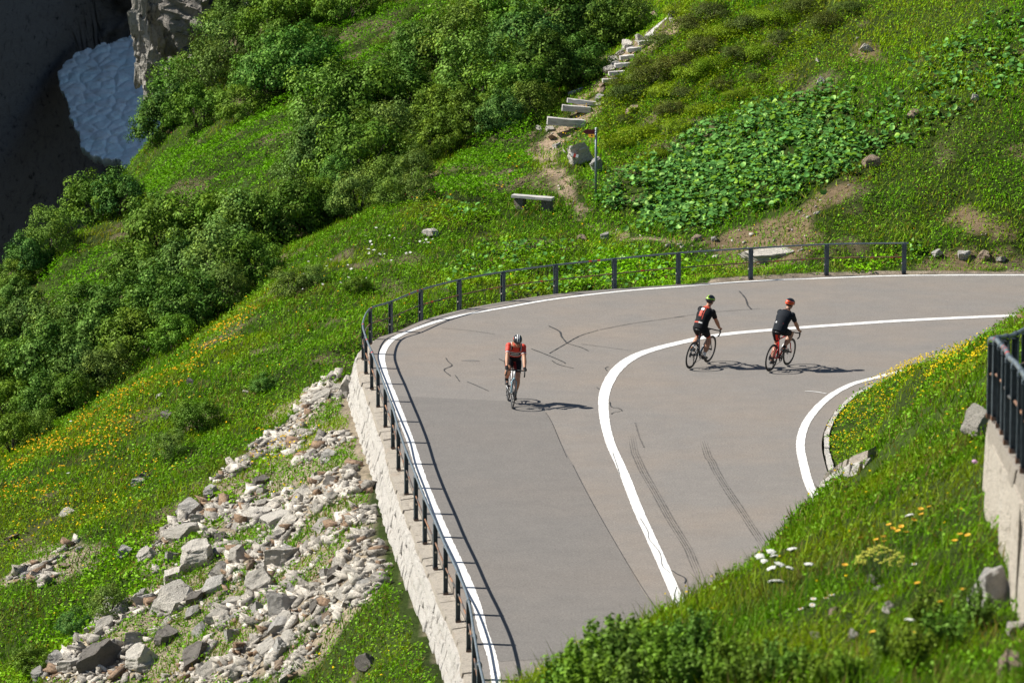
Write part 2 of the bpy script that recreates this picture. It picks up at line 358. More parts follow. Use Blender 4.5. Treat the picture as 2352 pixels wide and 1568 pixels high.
zr += (fbm(XX/3.1, YY/3.1, 3)-.5)*.55 + (fbm(XX/.9, YY/.9, 9, 3)-.5)*.22
def poly_dist(X, Y, poly):
    """distance to the outline, and which edge is nearest"""
    best = np.full(X.shape, 1e9); arg = np.zeros(X.shape, int)
    for i in range(len(poly)):
        a, b = poly[i], poly[(i+1) % len(poly)]; dx, dy = b.x-a.x, b.y-a.y; L = dx*dx+dy*dy+1e-9
        t = np.clip(((X-a.x)*dx+(Y-a.y)*dy)/L, 0, 1); d = (X-a.x-t*dx)**2+(Y-a.y-t*dy)**2
        m = d < best; best[m] = d[m]; arg[m] = i
    return np.sqrt(best), arg
rp = [(p.x, p.y) for p in ROAD_POLY]
coarse = [ROAD_POLY[i] for i in range(0, n_outer, 4)] + [ROAD_POLY[n_outer-1]] + [ROAD_POLY[i] for i in range(n_outer, len(ROAD_POLY), 3)] + [ROAD_POLY[-1]]
nco = len(range(0, n_outer, 4))+1
inside = inpoly(XX, YY, rp); dist, edge = poly_dist(XX, YY, coarse)
SD = np.where(inside, -dist, dist); OUTSIDE_WALL = (edge < nco)
edge_x = np.array([p.x for p in coarse])[edge]; edge_y = np.array([p.y for p in coarse])[edge]
drop = np.where(edge_x < 1.5, -.95, -.95 + 1.0*np.clip((edge_x-1.5)/4.0, 0, 1))       # the wall dies out where the far side meets the hillside
drop = np.where((edge_x < 1.5) & (edge_y > 101), -.95+.5*np.clip((edge_y-101)/3, 0, 1)*1.0, drop)
base = np.where(OUTSIDE_WALL, drop, .03)
reach = np.where(OUTSIDE_WALL, .5, .05); span = np.where(OUTSIDE_WALL & (edge_x < 1.5), 2.0, 1.6)
w = sstep(0, 1, (SD-reach)/span); zt = base + (zr-base)*w
bankw = sstep(0, .25, SD); ZZ = np.where(SD < .02, -.22, np.where(OUTSIDE_WALL & (edge_x < 5), zt, -.1+(zt+.1)*bankw))
ZZ = np.where(inside, np.where(SD < -.3, -.22, -.22), ZZ)
def height(x, y):
    fx = np.clip((np.asarray(x)-GX[0])/STEP, 0, len(GX)-1.001); fy = np.clip((np.asarray(y)-GY[0])/STEP, 0, len(GY)-1.001)
    i = fx.astype(int); j = fy.astype(int); u = fx-i; v = fy-j
    return (ZZ[j, i]*(1-u)+ZZ[j, i+1]*u)*(1-v) + (ZZ[j+1, i]*(1-u)+ZZ[j+1, i+1]*u)*v
def sdist(x, y):
    i = np.clip(((np.asarray(x)-GX[0])/STEP+.5).astype(int), 0, len(GX)-1); j = np.clip(((np.asarray(y)-GY[0])/STEP+.5).astype(int), 0, len(GY)-1); return SD[j, i]
def outside_wall(x, y):
    i = np.clip(((np.asarray(x)-GX[0])/STEP+.5).astype(int), 0, len(GX)-1); j = np.clip(((np.asarray(y)-GY[0])/STEP+.5).astype(int), 0, len(GY)-1); return OUTSIDE_WALL[j, i]
def ground(x, y, lift=0.0, y0=26.0, y1=186.0):
    """where the line of sight through a photo pixel first meets the terrain raised by lift"""
    Ys = np.arange(y0, y1, .1); d = ray(x, y); Xs = d.x/d.y*Ys; Zs = CAM_H + d.z/d.y*Ys
    hit = np.nonzero(height(Xs, Ys)+lift >= Zs)[0]
    k = hit[0] if len(hit) else len(Ys)-1
    return Vector((Xs[k], Ys[k], float(height(Xs[k], Ys[k]))))
def slope(x, y):
    e = .4; dx = (height(x+e, y)-height(x-e, y))/(2*e); dy = (height(x, y+e)-height(x, y-e))/(2*e); return dx, dy

# zones of ground, outlined on the photo; what a point is covered with travels with the ground
Z_COVER = [[(310, 440), (420, 330), (560, 300), (700, 215), (730, 130), (860, 40), (1010, 0), (1060, 60), (940, 150), (720, 250), (690, 400), (560, 450), (380, 470)],
           [(80, 660), (140, 600), (240, 565), (330, 560), (300, 640), (230, 720), (130, 720)], [(985, 470), (1040, 380), (1120, 310), (1230, 285), (1215, 380), (1190, 450), (1080, 465)],
           [(560, 230), (640, 150), (720, 70), (860, 20), (700, 200)]]
Z_OLIVE = [[(1560, 0), (1900, 0), (1900, 90), (1800, 220), (1650, 280), (1480, 380), (1390, 370), (1370, 260), (1440, 170), (1500, 110)]]
Z_BUTTER = [[(1370, 470), (1430, 420), (1500, 385), (1640, 300), (1780, 235), (1960, 235), (2060, 200), (2140, 110), (2230, 60), (2400, 20), (2400, 180), (2200, 275), (2060, 330), (1930, 400), (1880, 420), (1760, 470), (1700, 480), (1590, 525), (1440, 505)]]
Z_FORB = [[(1160, 690), (1240, 630), (1420, 575), (1560, 590), (1600, 640), (1400, 670)], [(1000, 620), (1150, 560), (1330, 560), (1250, 620), (1050, 680)], [(1900, 590), (2090, 560), (2140, 610), (1960, 632)],
          [(940, 520), (1060, 470), (1170, 490), (1060, 520)], [(60, 1500), (200, 1300), (480, 1150), (640, 1050), (560, 1150), (300, 1400), (150, 1568), (0, 1568)]]
Z_DIRT = [[(1560, 560), (1640, 550), (1760, 505), (1860, 450), (1950, 415), (1975, 440), (1890, 500), (1860, 560), (1820, 605), (1700, 605), (1580, 575)], [(2170, 470), (2230, 480), (2310, 540), (2280, 555), (2180, 510)],
          [(2110, 600), (2180, 575), (2300, 590), (2300, 618), (2130, 622)], [(1235, 20), (1340, 20), (1340, 48), (1240, 50)], [(2310, 330), (2352, 350), (2400, 380), (2352, 368)],
          [(2190, 760), (2290, 740), (2400, 728), (2400, 752), (2250, 758)], [(1930, 95), (2010, 105), (2040, 135), (1940, 140)]]
Z_PATH = [[(1225, 330), (1260, 295), (1300, 282), (1330, 240), (1375, 190), (1420, 150), (1448, 100), (1490, 85), (1540, 35), (1560, 30), (1548, 60), (1500, 100), (1460, 120), (1435, 165), (1400, 200), (1375, 240), (1350, 285),
           (1320, 310), (1300, 345), (1285, 380), (1310, 420), (1325, 460), (1345, 500), (1400, 520), (1520, 550), (1570, 570), (1540, 575), (1400, 528), (1320, 500), (1285, 450), (1255, 420), (1240, 380), (1212, 350)]]
Z_SCREE = [[(655, 950), (720, 875), (790, 862), (815, 940), (835, 1020), (860, 1110), (870, 1200), (900, 1290), (880, 1330), (800, 1390), (740, 1450), (690, 1568), (80, 1568), (190, 1460), (300, 1340), (420, 1180), (520, 1085), (590, 1020)],
           [(0, 1350), (60, 1280), (170, 1245), (220, 1265), (130, 1330), (20, 1345)]]
Z_GULLY = [[(0, 640), (330, 400), (480, 0), (0, 0)]]
def zone(px, py, Z):
    m = np.zeros(px.shape, bool)
    for q in Z: m |= inpoly(px, py, q)
    return m
# ---- terrain mesh with a soil colour per vertex
TX, TY = project(XX, YY, ZZ)
jx, jy = (fbm(XX/1.3, YY/1.3, 31, 3)-.5), (fbm(XX/1.3, YY/1.3, 41, 3)-.5); S = FPX/YY
TXj, TYj = TX+jx*S*1.2, TY+jy*S*.6
tc = np.zeros(XX.shape+(3,)); tc[:] = (.036, .058, .010)
nz = fbm(XX/2.2, YY/2.2, 5)[..., None]; tc = tc*(.6+.8*nz)
bare = sstep(.60, .72, fbm(XX/1.6, YY/1.6, 77))[..., None]; bare[(XX > -3) & (YY < 97)] = 0; tc = tc*(1-bare*.7) + np.array((.17, .13, .085))*bare*.7
f1 = (.7+.6*fbm(XX/.7, YY/.7, 55))[..., None]
for Z, c in ((Z_DIRT, (.19, .14, .085)), (Z_PATH, (.33, .25, .175)), (Z_SCREE, (.31, .26, .19))):
    m = zone(TXj, TYj, Z) & (SD > .05); tc[m] = (np.array(c)*f1)[m]
kerbside = (SD > .0) & (SD < .4) & OUTSIDE_WALL; tc[kerbside] = (np.array((.30, .25, .19))*f1)[kerbside]
ny, nx = XX.shape; ii = np.arange(ny*nx).reshape(ny, nx)
quads = np.stack([ii[:-1, :-1], ii[:-1, 1:], ii[1:, 1:], ii[1:, :-1]], -1).reshape(-1, 4)
def soil_mat():
    m, n, b = new_mat('mountain_soil'); at = N(n, 'ShaderNodeAttribute'); at.attribute_name = 'tint'
    t = noise_node(n, 5, 7, .7); f = noise_node(n, 26, 5, .7)
    r = ramp(n, t.outputs[0], [(.3, (.6, .6, .6)), (.7, (1.3, 1.3, 1.3))]); c = mix(n, at.outputs['Color'], r.outputs[0], 1.0, 'MULTIPLY')
    fr = ramp(n, f.outputs[0], [(.3, (.6, .6, .6)), (.7, (1.3, 1.28, 1.25))]); c = mix(n, c, fr.outputs[0], 1.0, 'MULTIPLY')
    n.links.new(c, b.inputs['Base Color']); b.inputs['Roughness'].default_value = .95; b.inputs['Specular IOR Level'].default_value = .1
    bump(n, b, f.outputs[0], .8, .05); return m
M['soil'] = soil_mat()
me = np_mesh('terrain', np.stack([XX, YY, ZZ], -1).reshape(-1, 3), 4, M['soil'], tc.reshape(-1, 3), quads, True)
tag(link('terrain', me), kind='structure')

# ------------------------------------------------------------------ the road
bm = bmesh.new(); vs = [bm.verts.new(p) for p in ROAD_POLY]; fce = bm.faces.new(vs)
if fce.normal.z < 0: fce.normal_flip()
r = bmesh.ops.extrude_face_region(bm, geom=[fce]); up = [g for g in r['geom'] if isinstance(g, bmesh.types.BMVert)]
for v in vs: v.co.z -= .16
bmesh.ops.triangulate(bm, faces=bm.faces[:]); bmesh.ops.recalc_face_normals(bm, faces=bm.faces[:])
me = bpy.data.meshes.new('road'); bm.to_mesh(me); bm.free(); me.materials.append(M['asphalt'])
road = tag(link('road', me), kind='structure')
def ribbon(name, pts, width, z, mat, parent, jitter=.0, seed=1):
    """a painted or worn strip lying on the road, with slightly ragged sides"""
    pts = resample(pts, .12); L = offset_path(pts, .5); R = offset_path(pts, -.5); vs = []; fs = []; rr = random.Random(seed)
    for i, (p, l, r_) in enumerate(zip(pts, L, R)):
        w = width(i/(len(pts)-1)) if callable(width) else width
        for q in (l, r_):
            d = (q-p)*w*(1+rr.uniform(-jitter, jitter)); vs.append((p.x+d.x, p.y+d.y, z))
        if i: fs.append((2*i-2, 2*i-1, 2*i+1, 2*i))
    return link(name, MB().add(vs, fs).mesh(name, mat), parent)
ribbon('edge_line', EDGE, .165, .008, M['paint'], road, .10, 1)
ribbon('edge_line', INNER, .19, .008, M['paint'], road, .07, 2)
ribbon('centre_line', CENTRE, lambda t: .33-.125*min(1, max(0, (t-.25)/.3)), .008, M['paint'], road, .05, 3)
def sheet(name, px, z, mat):
    bm = bmesh.new(); f = bm.faces.new([bm.verts.new(G(x, y, z)) for x, y in px])
    if f.normal.z < 0: f.normal_flip()
    f.normal_update()
    if f.normal.z < 0: bmesh.ops.reverse_faces(bm, faces=[f])
    bmesh.ops.triangulate(bm, faces=bm.faces[:]); me = bpy.data.meshes.new(name); bm.to_mesh(me); bm.free(); me.materials.append(mat); return link(name, me, road)
sheet('resurfaced_lane', [(904, 908), (1000, 913), (1110, 918), (1170, 921), (1250, 941), (1272, 985), (1298, 1036), (1322, 1078), (1356, 1143), (1387, 1200), (1421, 1259), (1447, 1306), (1472, 1351), (1500, 1390), (1530, 1420),
                          (1500, 1560), (1310, 1510), (1120, 1519), (1098, 1450), (1062, 1345), (1020, 1240), (965, 1110), (940, 1030), (920, 960)], .004, M['asphalt_dark'])
def px_path(px, z=0): return catmull([G(x, y) for x, y in px], .1)
z5 = lambda X, Y: (775.2+.3418*X, 516.8+.3418*Y)
z2 = lambda X, Y: (775.2+.3418*X, 1033.6+.3418*Y)
z3 = lambda X, Y: (1548+.3418*X, 1033.6+.3418*Y)
z6 = lambda X, Y: (1548+.3418*X, 516.8+.3418*Y)
cracks = [([z5(1420, 680), z5(1490, 715), z5(1505, 750), z5(1540, 795)], .05), ([z5(1540, 795), z5(1630, 745), z5(1760, 705)], .035), ([z5(1540, 795), z5(1470, 835), z5(1420, 865)], .03),
          ([z5(1545, 797), z5(1640, 825), z5(1690, 850)], .03), ([z5(1300, 832), z5(1400, 870), z5(1470, 900), z5(1525, 925), z5(1528, 936)], .035), ([z5(1440, 912), z5(1490, 940), z5(1595, 965)], .03),
          ([z5(728, 895), z5(745, 920), z5(768, 945), z5(715, 972), z5(740, 1000), z5(766, 1018)], .03), ([z5(790, 1010), z5(805, 1030), z5(820, 1052)], .03), ([z5(870, 1053), z5(930, 1078), z5(1020, 1118)], .025),
          ([z5(1085, 900), z5(1130, 925)], .03), ([z5(1740, 1092), z5(1765, 1108)], .03), ([z5(1830, 1190), z5(1840, 1225), z5(1890, 1232), z5(1910, 1250), z5(1860, 1258), z5(1832, 1276)], .03),
          ([z5(1820, 952), z5(1798, 962), z5(1815, 985)], .03), ([z5(700, 693), z5(900, 712), z5(1080, 738)], .02), ([z5(1640, 800), z5(1800, 822), z5(2000, 848)], .02), ([z5(1760, 705), z5(2000, 660), z5(2352, 612)], .03),
          ([z6(438, 445), z6(480, 495), z6(495, 540), z6(520, 568)], .05), ([z6(0, 622), z6(250, 588), z6(450, 572), z6(600, 562)], .025),
          ([z2(2250, 810), z2(2280, 832), z2(2330, 855), z2(2340, 880), z2(2325, 900)], .03), ([z2(1850, 20), z2(1880, 110), z2(1900, 175)], .016), ([z2(2035, 460), z2(2085, 545), z2(2095, 600), z2(2165, 690), z2(2185, 780), z2(2245, 830)], .016),
          ([z2(2280, 920), z2(2265, 980), z2(2290, 1030)], .016), ([z5(1400, 1262), z5(1440, 1330), z5(1500, 1470), z5(1540, 1562)], .012), ([z2(1580, 100), z2(1650, 240), z2(1760, 440), z2(1890, 665), z2(2050, 930), z2(2150, 1070)], .012)]
for i, (px, w_) in enumerate(cracks): ribbon('crack', px_path(px), w_*.8, .012, M['crack'], road, .35, i)
ribbon('stain', px_path([z5(830, 912), z5(900, 910), z5(975, 915)]), lambda t: .25*math.sin(math.pi*t)+.02, .005, M['asphalt_dark'], road, .2)
skids = [[z6(200, 1452), z6(215, 1500), z6(235, 1562)] + [z3(255, 75), z3(290, 150), z3(370, 280), z3(450, 400), z3(560, 570), z3(625, 665)],
         [z5(1980, 1420), z5(2000, 1530)] + [z2(2010, 40), z2(2060, 150), z2(2130, 270), z2(2240, 470), z2(2352, 650)] + [z3(130, 740), z3(190, 880)]]
for k, px in enumerate(skids):
    for o in (-.085, -.035, .012, .06): ribbon('tyre_mark', offset_path(px_path(px), o), lambda t, o=o: (.012+.022*abs(math.sin(9*t+o*40)))*min(1, 6*t+.2, 6*(1-t)+.2), .0125, M['skid'], road, .12, k*9+int(o*100))
ribbon('tyre_mark', px_path([z5(2000, 1330), z5(2030, 1430), z5(2062, 1500)]), .035, .012, M['skid'], road, .4)
ribbon('chalk_mark', px_path([z6(880, 1117), z6(960, 1122), z6(1030, 1136)]), .05, .010, M['paint'], road, .6)

# kerb of the inner bend
kb = MB(); kp = resample(offset_path(INNER, .56), .62); tint = random.Random(4)
for a, b in zip(kp, kp[1:]):
    c = (a+b)/2
    if 74 < c.y < 91 and c.x < 9.5:
        d = (b-a).normalized(); R = Matrix(((d.x, -d.y, 0), (d.y, d.x, 0), (0, 0, 1)))
        kb.box((c.x, c.y, -.06+tint.uniform(-.01, .015)), ((b-a).length*.97, .10, .22), R, 0, .012)
tag(kb.build('kerb', M['wall_stone']), kind='structure')

# ------------------------------------------------------------------ retaining wall under the outer edge
def stone_wall(path, out, drop_of, top_w_in, top_w_out, batter, courses, stone_len, parent, seed, cop_h=.10, fm=None, rough=1.0):
    """coping slabs with joints across, and a battered face of rough stones; path runs along the posts"""
    rr = random.Random(seed); cop = MB(); face = MB()
    pp = resample(path, .05)
    def frame(s):
        i = min(int(s/.05), len(pp)-2); t = (pp[min(i+4, len(pp)-1)]-pp[max(i-4, 0)]).normalized(); n = Vector((-t.y, t.x, 0)).normalized()*out
        return pp[i], t, n
    Ltot = .05*(len(pp)-1); s = 0
    while s < Ltot-.2:
        L = min(stone_len*rr.uniform(.75, 1.25), Ltot-s); p0, _, n0 = frame(s+.008); p1, _, n1 = frame(s+L-.008); h = rr.uniform(-.012, .012); o = rr.uniform(-.02, .03)
        tops = [p0-n0*top_w_in, p1-n1*top_w_in, p1+n1*(top_w_out+o), p0+n0*(top_w_out+o)]; vs = [Vector((q.x, q.y, q.z+h)) for q in tops]
        vs[2].z -= .035; vs[3].z -= .035
        vs += [Vector((q.x, q.y, q.z-cop_h-.02)) for q in vs[:4]]; vs[6] += n1*.03; vs[7] += n0*.03
        cop.add(vs, [(0, 1, 2, 3), (7, 6, 5, 4), (0, 4, 5, 1), (1, 5, 6, 2), (2, 6, 7, 3), (3, 7, 4, 0)]); s += L
    for k in range(courses):
        s = -rr.uniform(0, .3)
        while s < Ltot-.1:
            L = stone_len*rr.uniform(.55, 1.1); s0, s1 = max(s+.02, 0), min(s+L-.02, Ltot)
            if s1-s0 > .08:
                p0, _, n0 = frame(s0); p1, _, n1 = frame(s1); D = drop_of((p0+p1)/2); j = [rr.uniform(-.035, .05)*rough for _ in range(4)]
                z0, z1 = cop_h+.02+(D-cop_h)*k/courses, cop_h+.02+(D-cop_h)*(k+1)/courses-.035
                def q(p, n, z, jj): return Vector((p.x, p.y, p.z-z)) + n*(top_w_out+.02+batter*z+jj)
                def bk(p, n, z): return Vector((p.x, p.y, p.z-z)) - n*.02
                m = (p0+p1)/2; nm = (n0+n1)/2; mid = q(m, nm, (z0+z1)/2, max(j)+rr.uniform(.0, .045)*rough)
                lean = (p1-p0)*.18
                vs = [q(p0, n0, z0, j[0])+lean*.5, q(p1, n1, z0, j[1])+lean*.5, q(p1, n1, z1, j[2])-lean*.3, q(p0, n0, z1, j[3])-lean*.3, bk(p0, n0, z0), bk(p1, n1, z0), bk(p1, n1, z1), bk(p0, n0, z1), mid]
                face.add(vs, [(0, 1, 8), (1, 2, 8), (2, 3, 8), (3, 0, 8), (0, 4, 5, 1), (1, 5, 6, 2), (2, 6, 7, 3), (3, 7, 4, 0)])
            s += L
    cop.build('coping', M['coping'], parent); face.build('stone_face', fm or M['wall_stone'], parent)
wpath = [p+Vector((0, 0, .0)) for p in FENCE if p.x < 6.2]
wall = empty('retaining_wall', wpath[len(wpath)//3], 'pale grey stone retaining wall with flat coping slabs under the outer edge of the bend', 'wall')
wall.location = (0, 0, 0)
stone_wall(wpath, 1, lambda p: (1.0-.25*min(1, max(0, (84-p.y)/14))) if p.x < 0 else max(.25, 1.25-.3*p.x), .13, .15, .28, 3, .8, wall, 5, .10, None, .6)

# ------------------------------------------------------------------ railings
def post_mesh(h):
    b = MB(); b.box((0, -.034, h/2), (.115, .012, h)); b.box((0, .034, h/2), (.115, .012, h)); b.box((0, 0, h/2), (.012, .056, h))
    b.box((0, 0, h-.002), (.125, .09, .014))
    cap = [(0, -.036, h-.02), (0, -.04, h+.03), (0, -.024, h+.062), (0, 0, h+.072), (0, .024, h+.062), (0, .04, h+.03), (0, .036, h-.02)]
    b.tube(cap, [(.05, .007)]*7, 6, side=(1, 0, 0)); return b.mesh('post', M['steel'])
def bolt_mesh():
    b = MB(); b.tube([(0, 0, 0), (.016, 0, 0)], .019, 8); return b.mesh('bolt', M['bolt'])
PM, BM = post_mesh(.845), bolt_mesh()
foot = MB().box((0, 0, .02), (.124, .092, .05)).mesh('rusty_foot', M['rust'])
def railing(name, posts, label, hl=.9, rail_r=.024, rings=()):
    root = empty(name, posts[0], label, 'railing'); o0 = posts[0]
    for i, p in enumerate(posts):
        t = posts[min(i+1, len(posts)-1)]-posts[max(i-1, 0)]; o = link('post', PM, root); o.location = p-o0; o.rotation_euler = (0, 0, math.atan2(t.y, t.x)+random.uniform(-.05, .05))
        b1 = link('bolt', BM, o); b1.location = (-.0735, -.004, .33); b1.rotation_euler = (0, 0, 0)
        f1 = link('foot_plate', foot, o)
    top = catmull([p-o0+Vector((0, 0, hl+random.uniform(-.008, .008))) for p in posts], .25)
    if len(posts) > 20: top.append(top[-1]+Vector((.12, 0, 0)))
    MB().tube(top, rail_r, 10).build('top_rail', M['rail'], root, True)
    MB().tube(catmull([p-o0+Vector((0, 0, .50+random.uniform(-.015, .015)))+Vector((.0, -.0, 0)) for p in posts], .25), .017, 8).build('middle_rail', M['rust'], root, True)
    rg = MB()
    for path_, s_, z_ in rings:
        pass
    return root, top
fence, top = railing('guard_railing', POSTS, 'long dark steel guard railing curving round the outer edge of the hairpin')
def bands(top, spots, r, parent, z=0):
    for s in spots:
        i = min(int(s*len(top)), len(top)-2); a, b = top[i], top[i+1]; d = (b-a).normalized(); m = MB()
        m.tube([a+Vector((0, 0, z)), a+d*.09+Vector((0, 0, z))], r, 8); m.build('painted_band', M['red_paint'], parent)
bands(top, (.545, .58, .615, .66, .702, .708, .714, .83, .836), .0255, fence)
bands(top, (.64, .675, .72, .724, .77, .80, .86, .93, .94, .975, .982, .989), .0185, fence, -.4)

# the railing and wall of the road above, right edge
UP = [P(2274, 958, 43.4)]
for x, y, Y in ((2285.5, 963.7, 42.4), (2296.5, 980, 41.4), (2306, 995.2, 40.3), (2314.3, 1018.6, 39.2), (2328, 1037.8, 38.1), (2343, 1061, 37.1), (2353, 1084, 36.1), (2366, 1112, 35.0), (2382, 1145, 33.9), (2400, 1180, 32.8), (2421, 1216, 31.7)): UP.append(P(x, y, Y))
back = [P(2395, 905, 47.2), P(2352, 925, 46.1), P(2329.4, 938, 45.3), P(2307.4, 946, 44.7), P(2286.9, 952, 44.1)]
UPF = back + UP
fence2, top2 = railing('guard_railing', UPF, 'short dark railing on the upper road wall at the right edge of the photo', .89, .026)
bands(top2, (.40, .44, .47, .28), .0275, fence2)
wall2 = empty('retaining_wall', (0, 0, 0), 'tan stepped stone wall carrying the short railing of the upper road', 'wall')
wp2 = catmull([UP[0]+Vector((.06, .12, -.02))]+UP, .3)
wp2 = wp2[::-1]
M['render'] = rock_mat('weathered_render', (.64, .575, .485), (.34, .28, .21), (.68, .66, .62), 0, .6)
stone_wall(wp2, 1, lambda p: 1.5, .5, .045, .02, 1, 2.6, wall2, 8, .16, M['render'], .9)

# ------------------------------------------------------------------ foliage
def unit(v): return v/np.maximum(np.linalg.norm(v, axis=-1, keepdims=True), 1e-9)
def leaf_quads(c, nrm, L, W, g, fold=.25):
    """diamond leaves: centres c, normals nrm, lengths L and widths W -> (4N,3)"""
    n = len(c); r = g.normal(size=(n, 3)); t = unit(np.cross(nrm, r)); b = np.cross(nrm, t)
    L = L[:, None]/2; W = W[:, None]/2; f = nrm*W*fold
    return np.stack([c-t*L, c+b*W+f-t*L*.1, c+t*L, c-b*W+f-t*L*.1], 1).reshape(-1, 3)
def shrub_crown(seed, tint, leaf=.085, clumps=70, per=58, zmin=-.25, flat=1.0, clump_r=.17):
    g = np.random.default_rng(seed); d = unit(g.normal(size=(clumps*3, 3))); d = d[d[:, 2] > zmin][:clumps]
    lob = 1+.28*np.sin(d[:, 0]*3.1+seed)*np.cos(d[:, 1]*2.7+seed*2)+g.normal(size=len(d))*.09
    rad = (.62+.38*g.random(len(d))**.5)*lob; cc = d*rad[:, None]*np.array((1, 1, flat)); cc[:, 2] += .42*flat
    k = np.repeat(np.arange(len(d)), per); off = g.normal(size=(len(k), 3)); off = off/np.maximum(1, np.linalg.norm(off, axis=1, keepdims=True)/1.6)
    c = cc[k]+off*clump_r*np.array((1, 1, .75))
    nrm = unit(unit(off)*.9+d[k]*.45+np.array((-.1, 0, .45))+g.normal(size=c.shape)*.3)
    s = leaf*g.uniform(.65, 1.35, len(c)); v = leaf_quads(c, nrm, s, s*.62, g)
    young = (g.random(len(d)) < .3)[k]; col = np.array(tint)*(.6+.75*g.random((len(c), 1)))*(.75+.5*g.random(len(d))[k])[:, None]
    col[young] *= np.array((1.35, 1.15, .9)); return v, np.repeat(col, 4, 0)
def stems(seed, n=9, top=.9):
    rr = random.Random(seed); m = MB()
    for i in range(n):
        a = rr.uniform(0, 6.28); e = rr.uniform(.35, .95); r0 = .034*rr.uniform(.6, 1.2)
        m.tube([(0, 0, -.25), (.12*math.cos(a), .12*math.sin(a), .1), (.45*e*math.cos(a+.2), .45*e*math.sin(a+.2), .5), (.85*e*math.cos(a), .85*e*math.sin(a), top*rr.uniform(.75, 1.1))], [r0, r0*.9, r0*.6, r0*.25], 5)
    return m.mesh('stems', M['bark'])
KINDS = {}
def kind(name, tints, n, **kw):
    KINDS[name] = []
    for i in range(n):
        v, c = shrub_crown(len(KINDS)*17+i*3+1, tints[i % len(tints)], **kw)
        KINDS[name].append((np_mesh('crown', v, 4, M['leaf'], c), stems(i+len(KINDS)*7)))
kind('alder', [(.066, .150, .024), (.082, .170, .020), (.056, .132, .030), (.092, .185, .018)], 6, clumps=92, per=88, clump_r=.145, leaf=.076)
kind('willow', [(.112, .195, .042), (.122, .21, .032)], 3, leaf=.07, clumps=60, per=95, clump_r=.18)
kind('rhodo', [(.056, .082, .022), (.078, .094, .020), (.066, .102, .022)], 3, leaf=.055, clumps=95, per=70, flat=.62, zmin=-.1, clump_r=.17)
kind('mat', [(.13, .215, .010), (.15, .23, .010)], 2, leaf=.055, clumps=95, per=70, flat=.45, zmin=0, clump_r=.19)
def plant(name, kd, x, y, r_px, label, group, sc=(1, 1, 1), cat='shrub', lift=.55):
    g = ground(x, y + r_px*lift); r = r_px/FPX*g.y; g = g + Vector((0, r*.25, 0)); g.z = float(height(g.x, g.y))
    cr, st = random.choice(KINDS[kd]); root = empty(name, g - Vector((0, 0, .05*r)), label, cat, group, (0, 0, random.uniform(0, 6.28)))
    k = r*random.uniform(.95, 1.12); root.scale = (k*sc[0], k*sc[1], k*sc[2])
    link('crown', cr, root); link('stems', st, root); return root
ALDER = [(530, 110, 62), (560, 30, 60), (640, 60, 66), (700, 30, 60), (800, 15, 55), (480, 175, 52), (430, 195, 58), (400, 255, 52), (355, 300, 52), (298, 322, 46), (285, 365, 36), (455, 265, 50), (620, 170, 72), (690, 165, 66), (560, 250, 46),
         (760, 270, 80), (850, 250, 80), (930, 220, 70), (740, 350, 72), (830, 370, 80), (900, 325, 70), (780, 425, 50), (880, 425, 50), (950, 400, 48), (1000, 330, 50), (1050, 100, 76), (1130, 60, 76), (1205, 120, 80), (1280, 85, 76),
         (1360, 60, 66), (1100, 185, 80), (1180, 220, 70), (1250, 185, 66), (1330, 150, 56), (1395, 75, 56), (1450, 45, 46), (1000, 125, 60), (1150, 275, 46), (1080, 280, 56), (1010, 265, 56), (1225, 245, 44), (940, 130, 50),
         (150, 505, 58), (220, 480, 56), (275, 465, 48), (120, 550, 48), (62, 605, 46), (40, 645, 40), (380, 560, 80), (470, 540, 80), (560, 530, 78), (635, 515, 68), (695, 500, 56), (330, 640, 70), (420, 640, 80), (510, 630, 80),
         (580, 615, 58), (290, 720, 70), (370, 720, 80), (450, 715, 66), (515, 680, 52), (240, 800, 70), (320, 785, 66), (395, 775, 44), (60, 765, 70), (130, 765, 66), (190, 745, 56), (40, 850, 70), (110, 850, 70), (180, 860, 66), (245, 860, 46),
         (30, 940, 58), (100, 930, 56), (165, 915, 46), (25, 1010, 46), (85, 985, 36), (740, 470, 46), (785, 480, 38), (825, 460, 46), (900, 455, 38), (690, 400, 50), (960, 440, 36), (350, 500, 40), (30, 700, 40), (-20, 900, 70), (-30, 800, 70), (660, 120, 60)]
zones_words = ((300, 480, 'on the slope above the dark gorge'), (900, 300, 'high on the slope below the photo top'), (2000, 210, 'on the slope left of the timber steps'))
for i, (x, y, r) in enumerate(ALDER):
    if y < 300 and x < 560: where = 'beside the grey crag above the snow patch'
    elif x > 960 and y < 320: where = 'in the thicket left of the timber steps'
    elif y < 460 and x > 560: where = 'in the thicket on the middle slope between green mats'
    elif x < 320 and y < 700: where = 'at the rim of the dark gorge'
    elif x < 260: where = 'in the low thicket behind the yellow flowered ridge'
    else: where = 'in the dense thicket behind the grassy ridge'
    size = 'big' if r >= 70 else 'mid sized' if r >= 52 else 'small'
    kd = 'willow' if (i*7) % 5 == 0 or (x > 780 and y > 390 and y < 470) else 'alder'
    tone = 'pale green' if kd == 'willow' else 'dark green'
    plant('alder_shrub' if kd == 'alder' else 'willow_shrub', kd, x, y, r*1.2, f'{size} {tone} leafy shrub {where}', f'{size} {tone} shrubs {where}', (1, 1, 1.12))
RHODO = [(1560, 150, 50), (1620, 110, 48), (1500, 180, 50), (1455, 215, 46), (1580, 215, 40), (1700, 130, 40), (1660, 200, 32), (1720, 55, 50), (1850, 20, 46), (1900, 50, 40), (1640, 30, 50), (1480, 150, 40), (1545, 255, 40), (1420, 190, 32), (1800, 90, 34),
         (1740, 180, 26), (1590, 60, 42), (1520, 95, 36), (1950, 20, 34), (1440, 275, 24), (960, 160, 46), (1010, 180, 40), (760, 75, 34), (880, 100, 30), (960, 30, 32)]
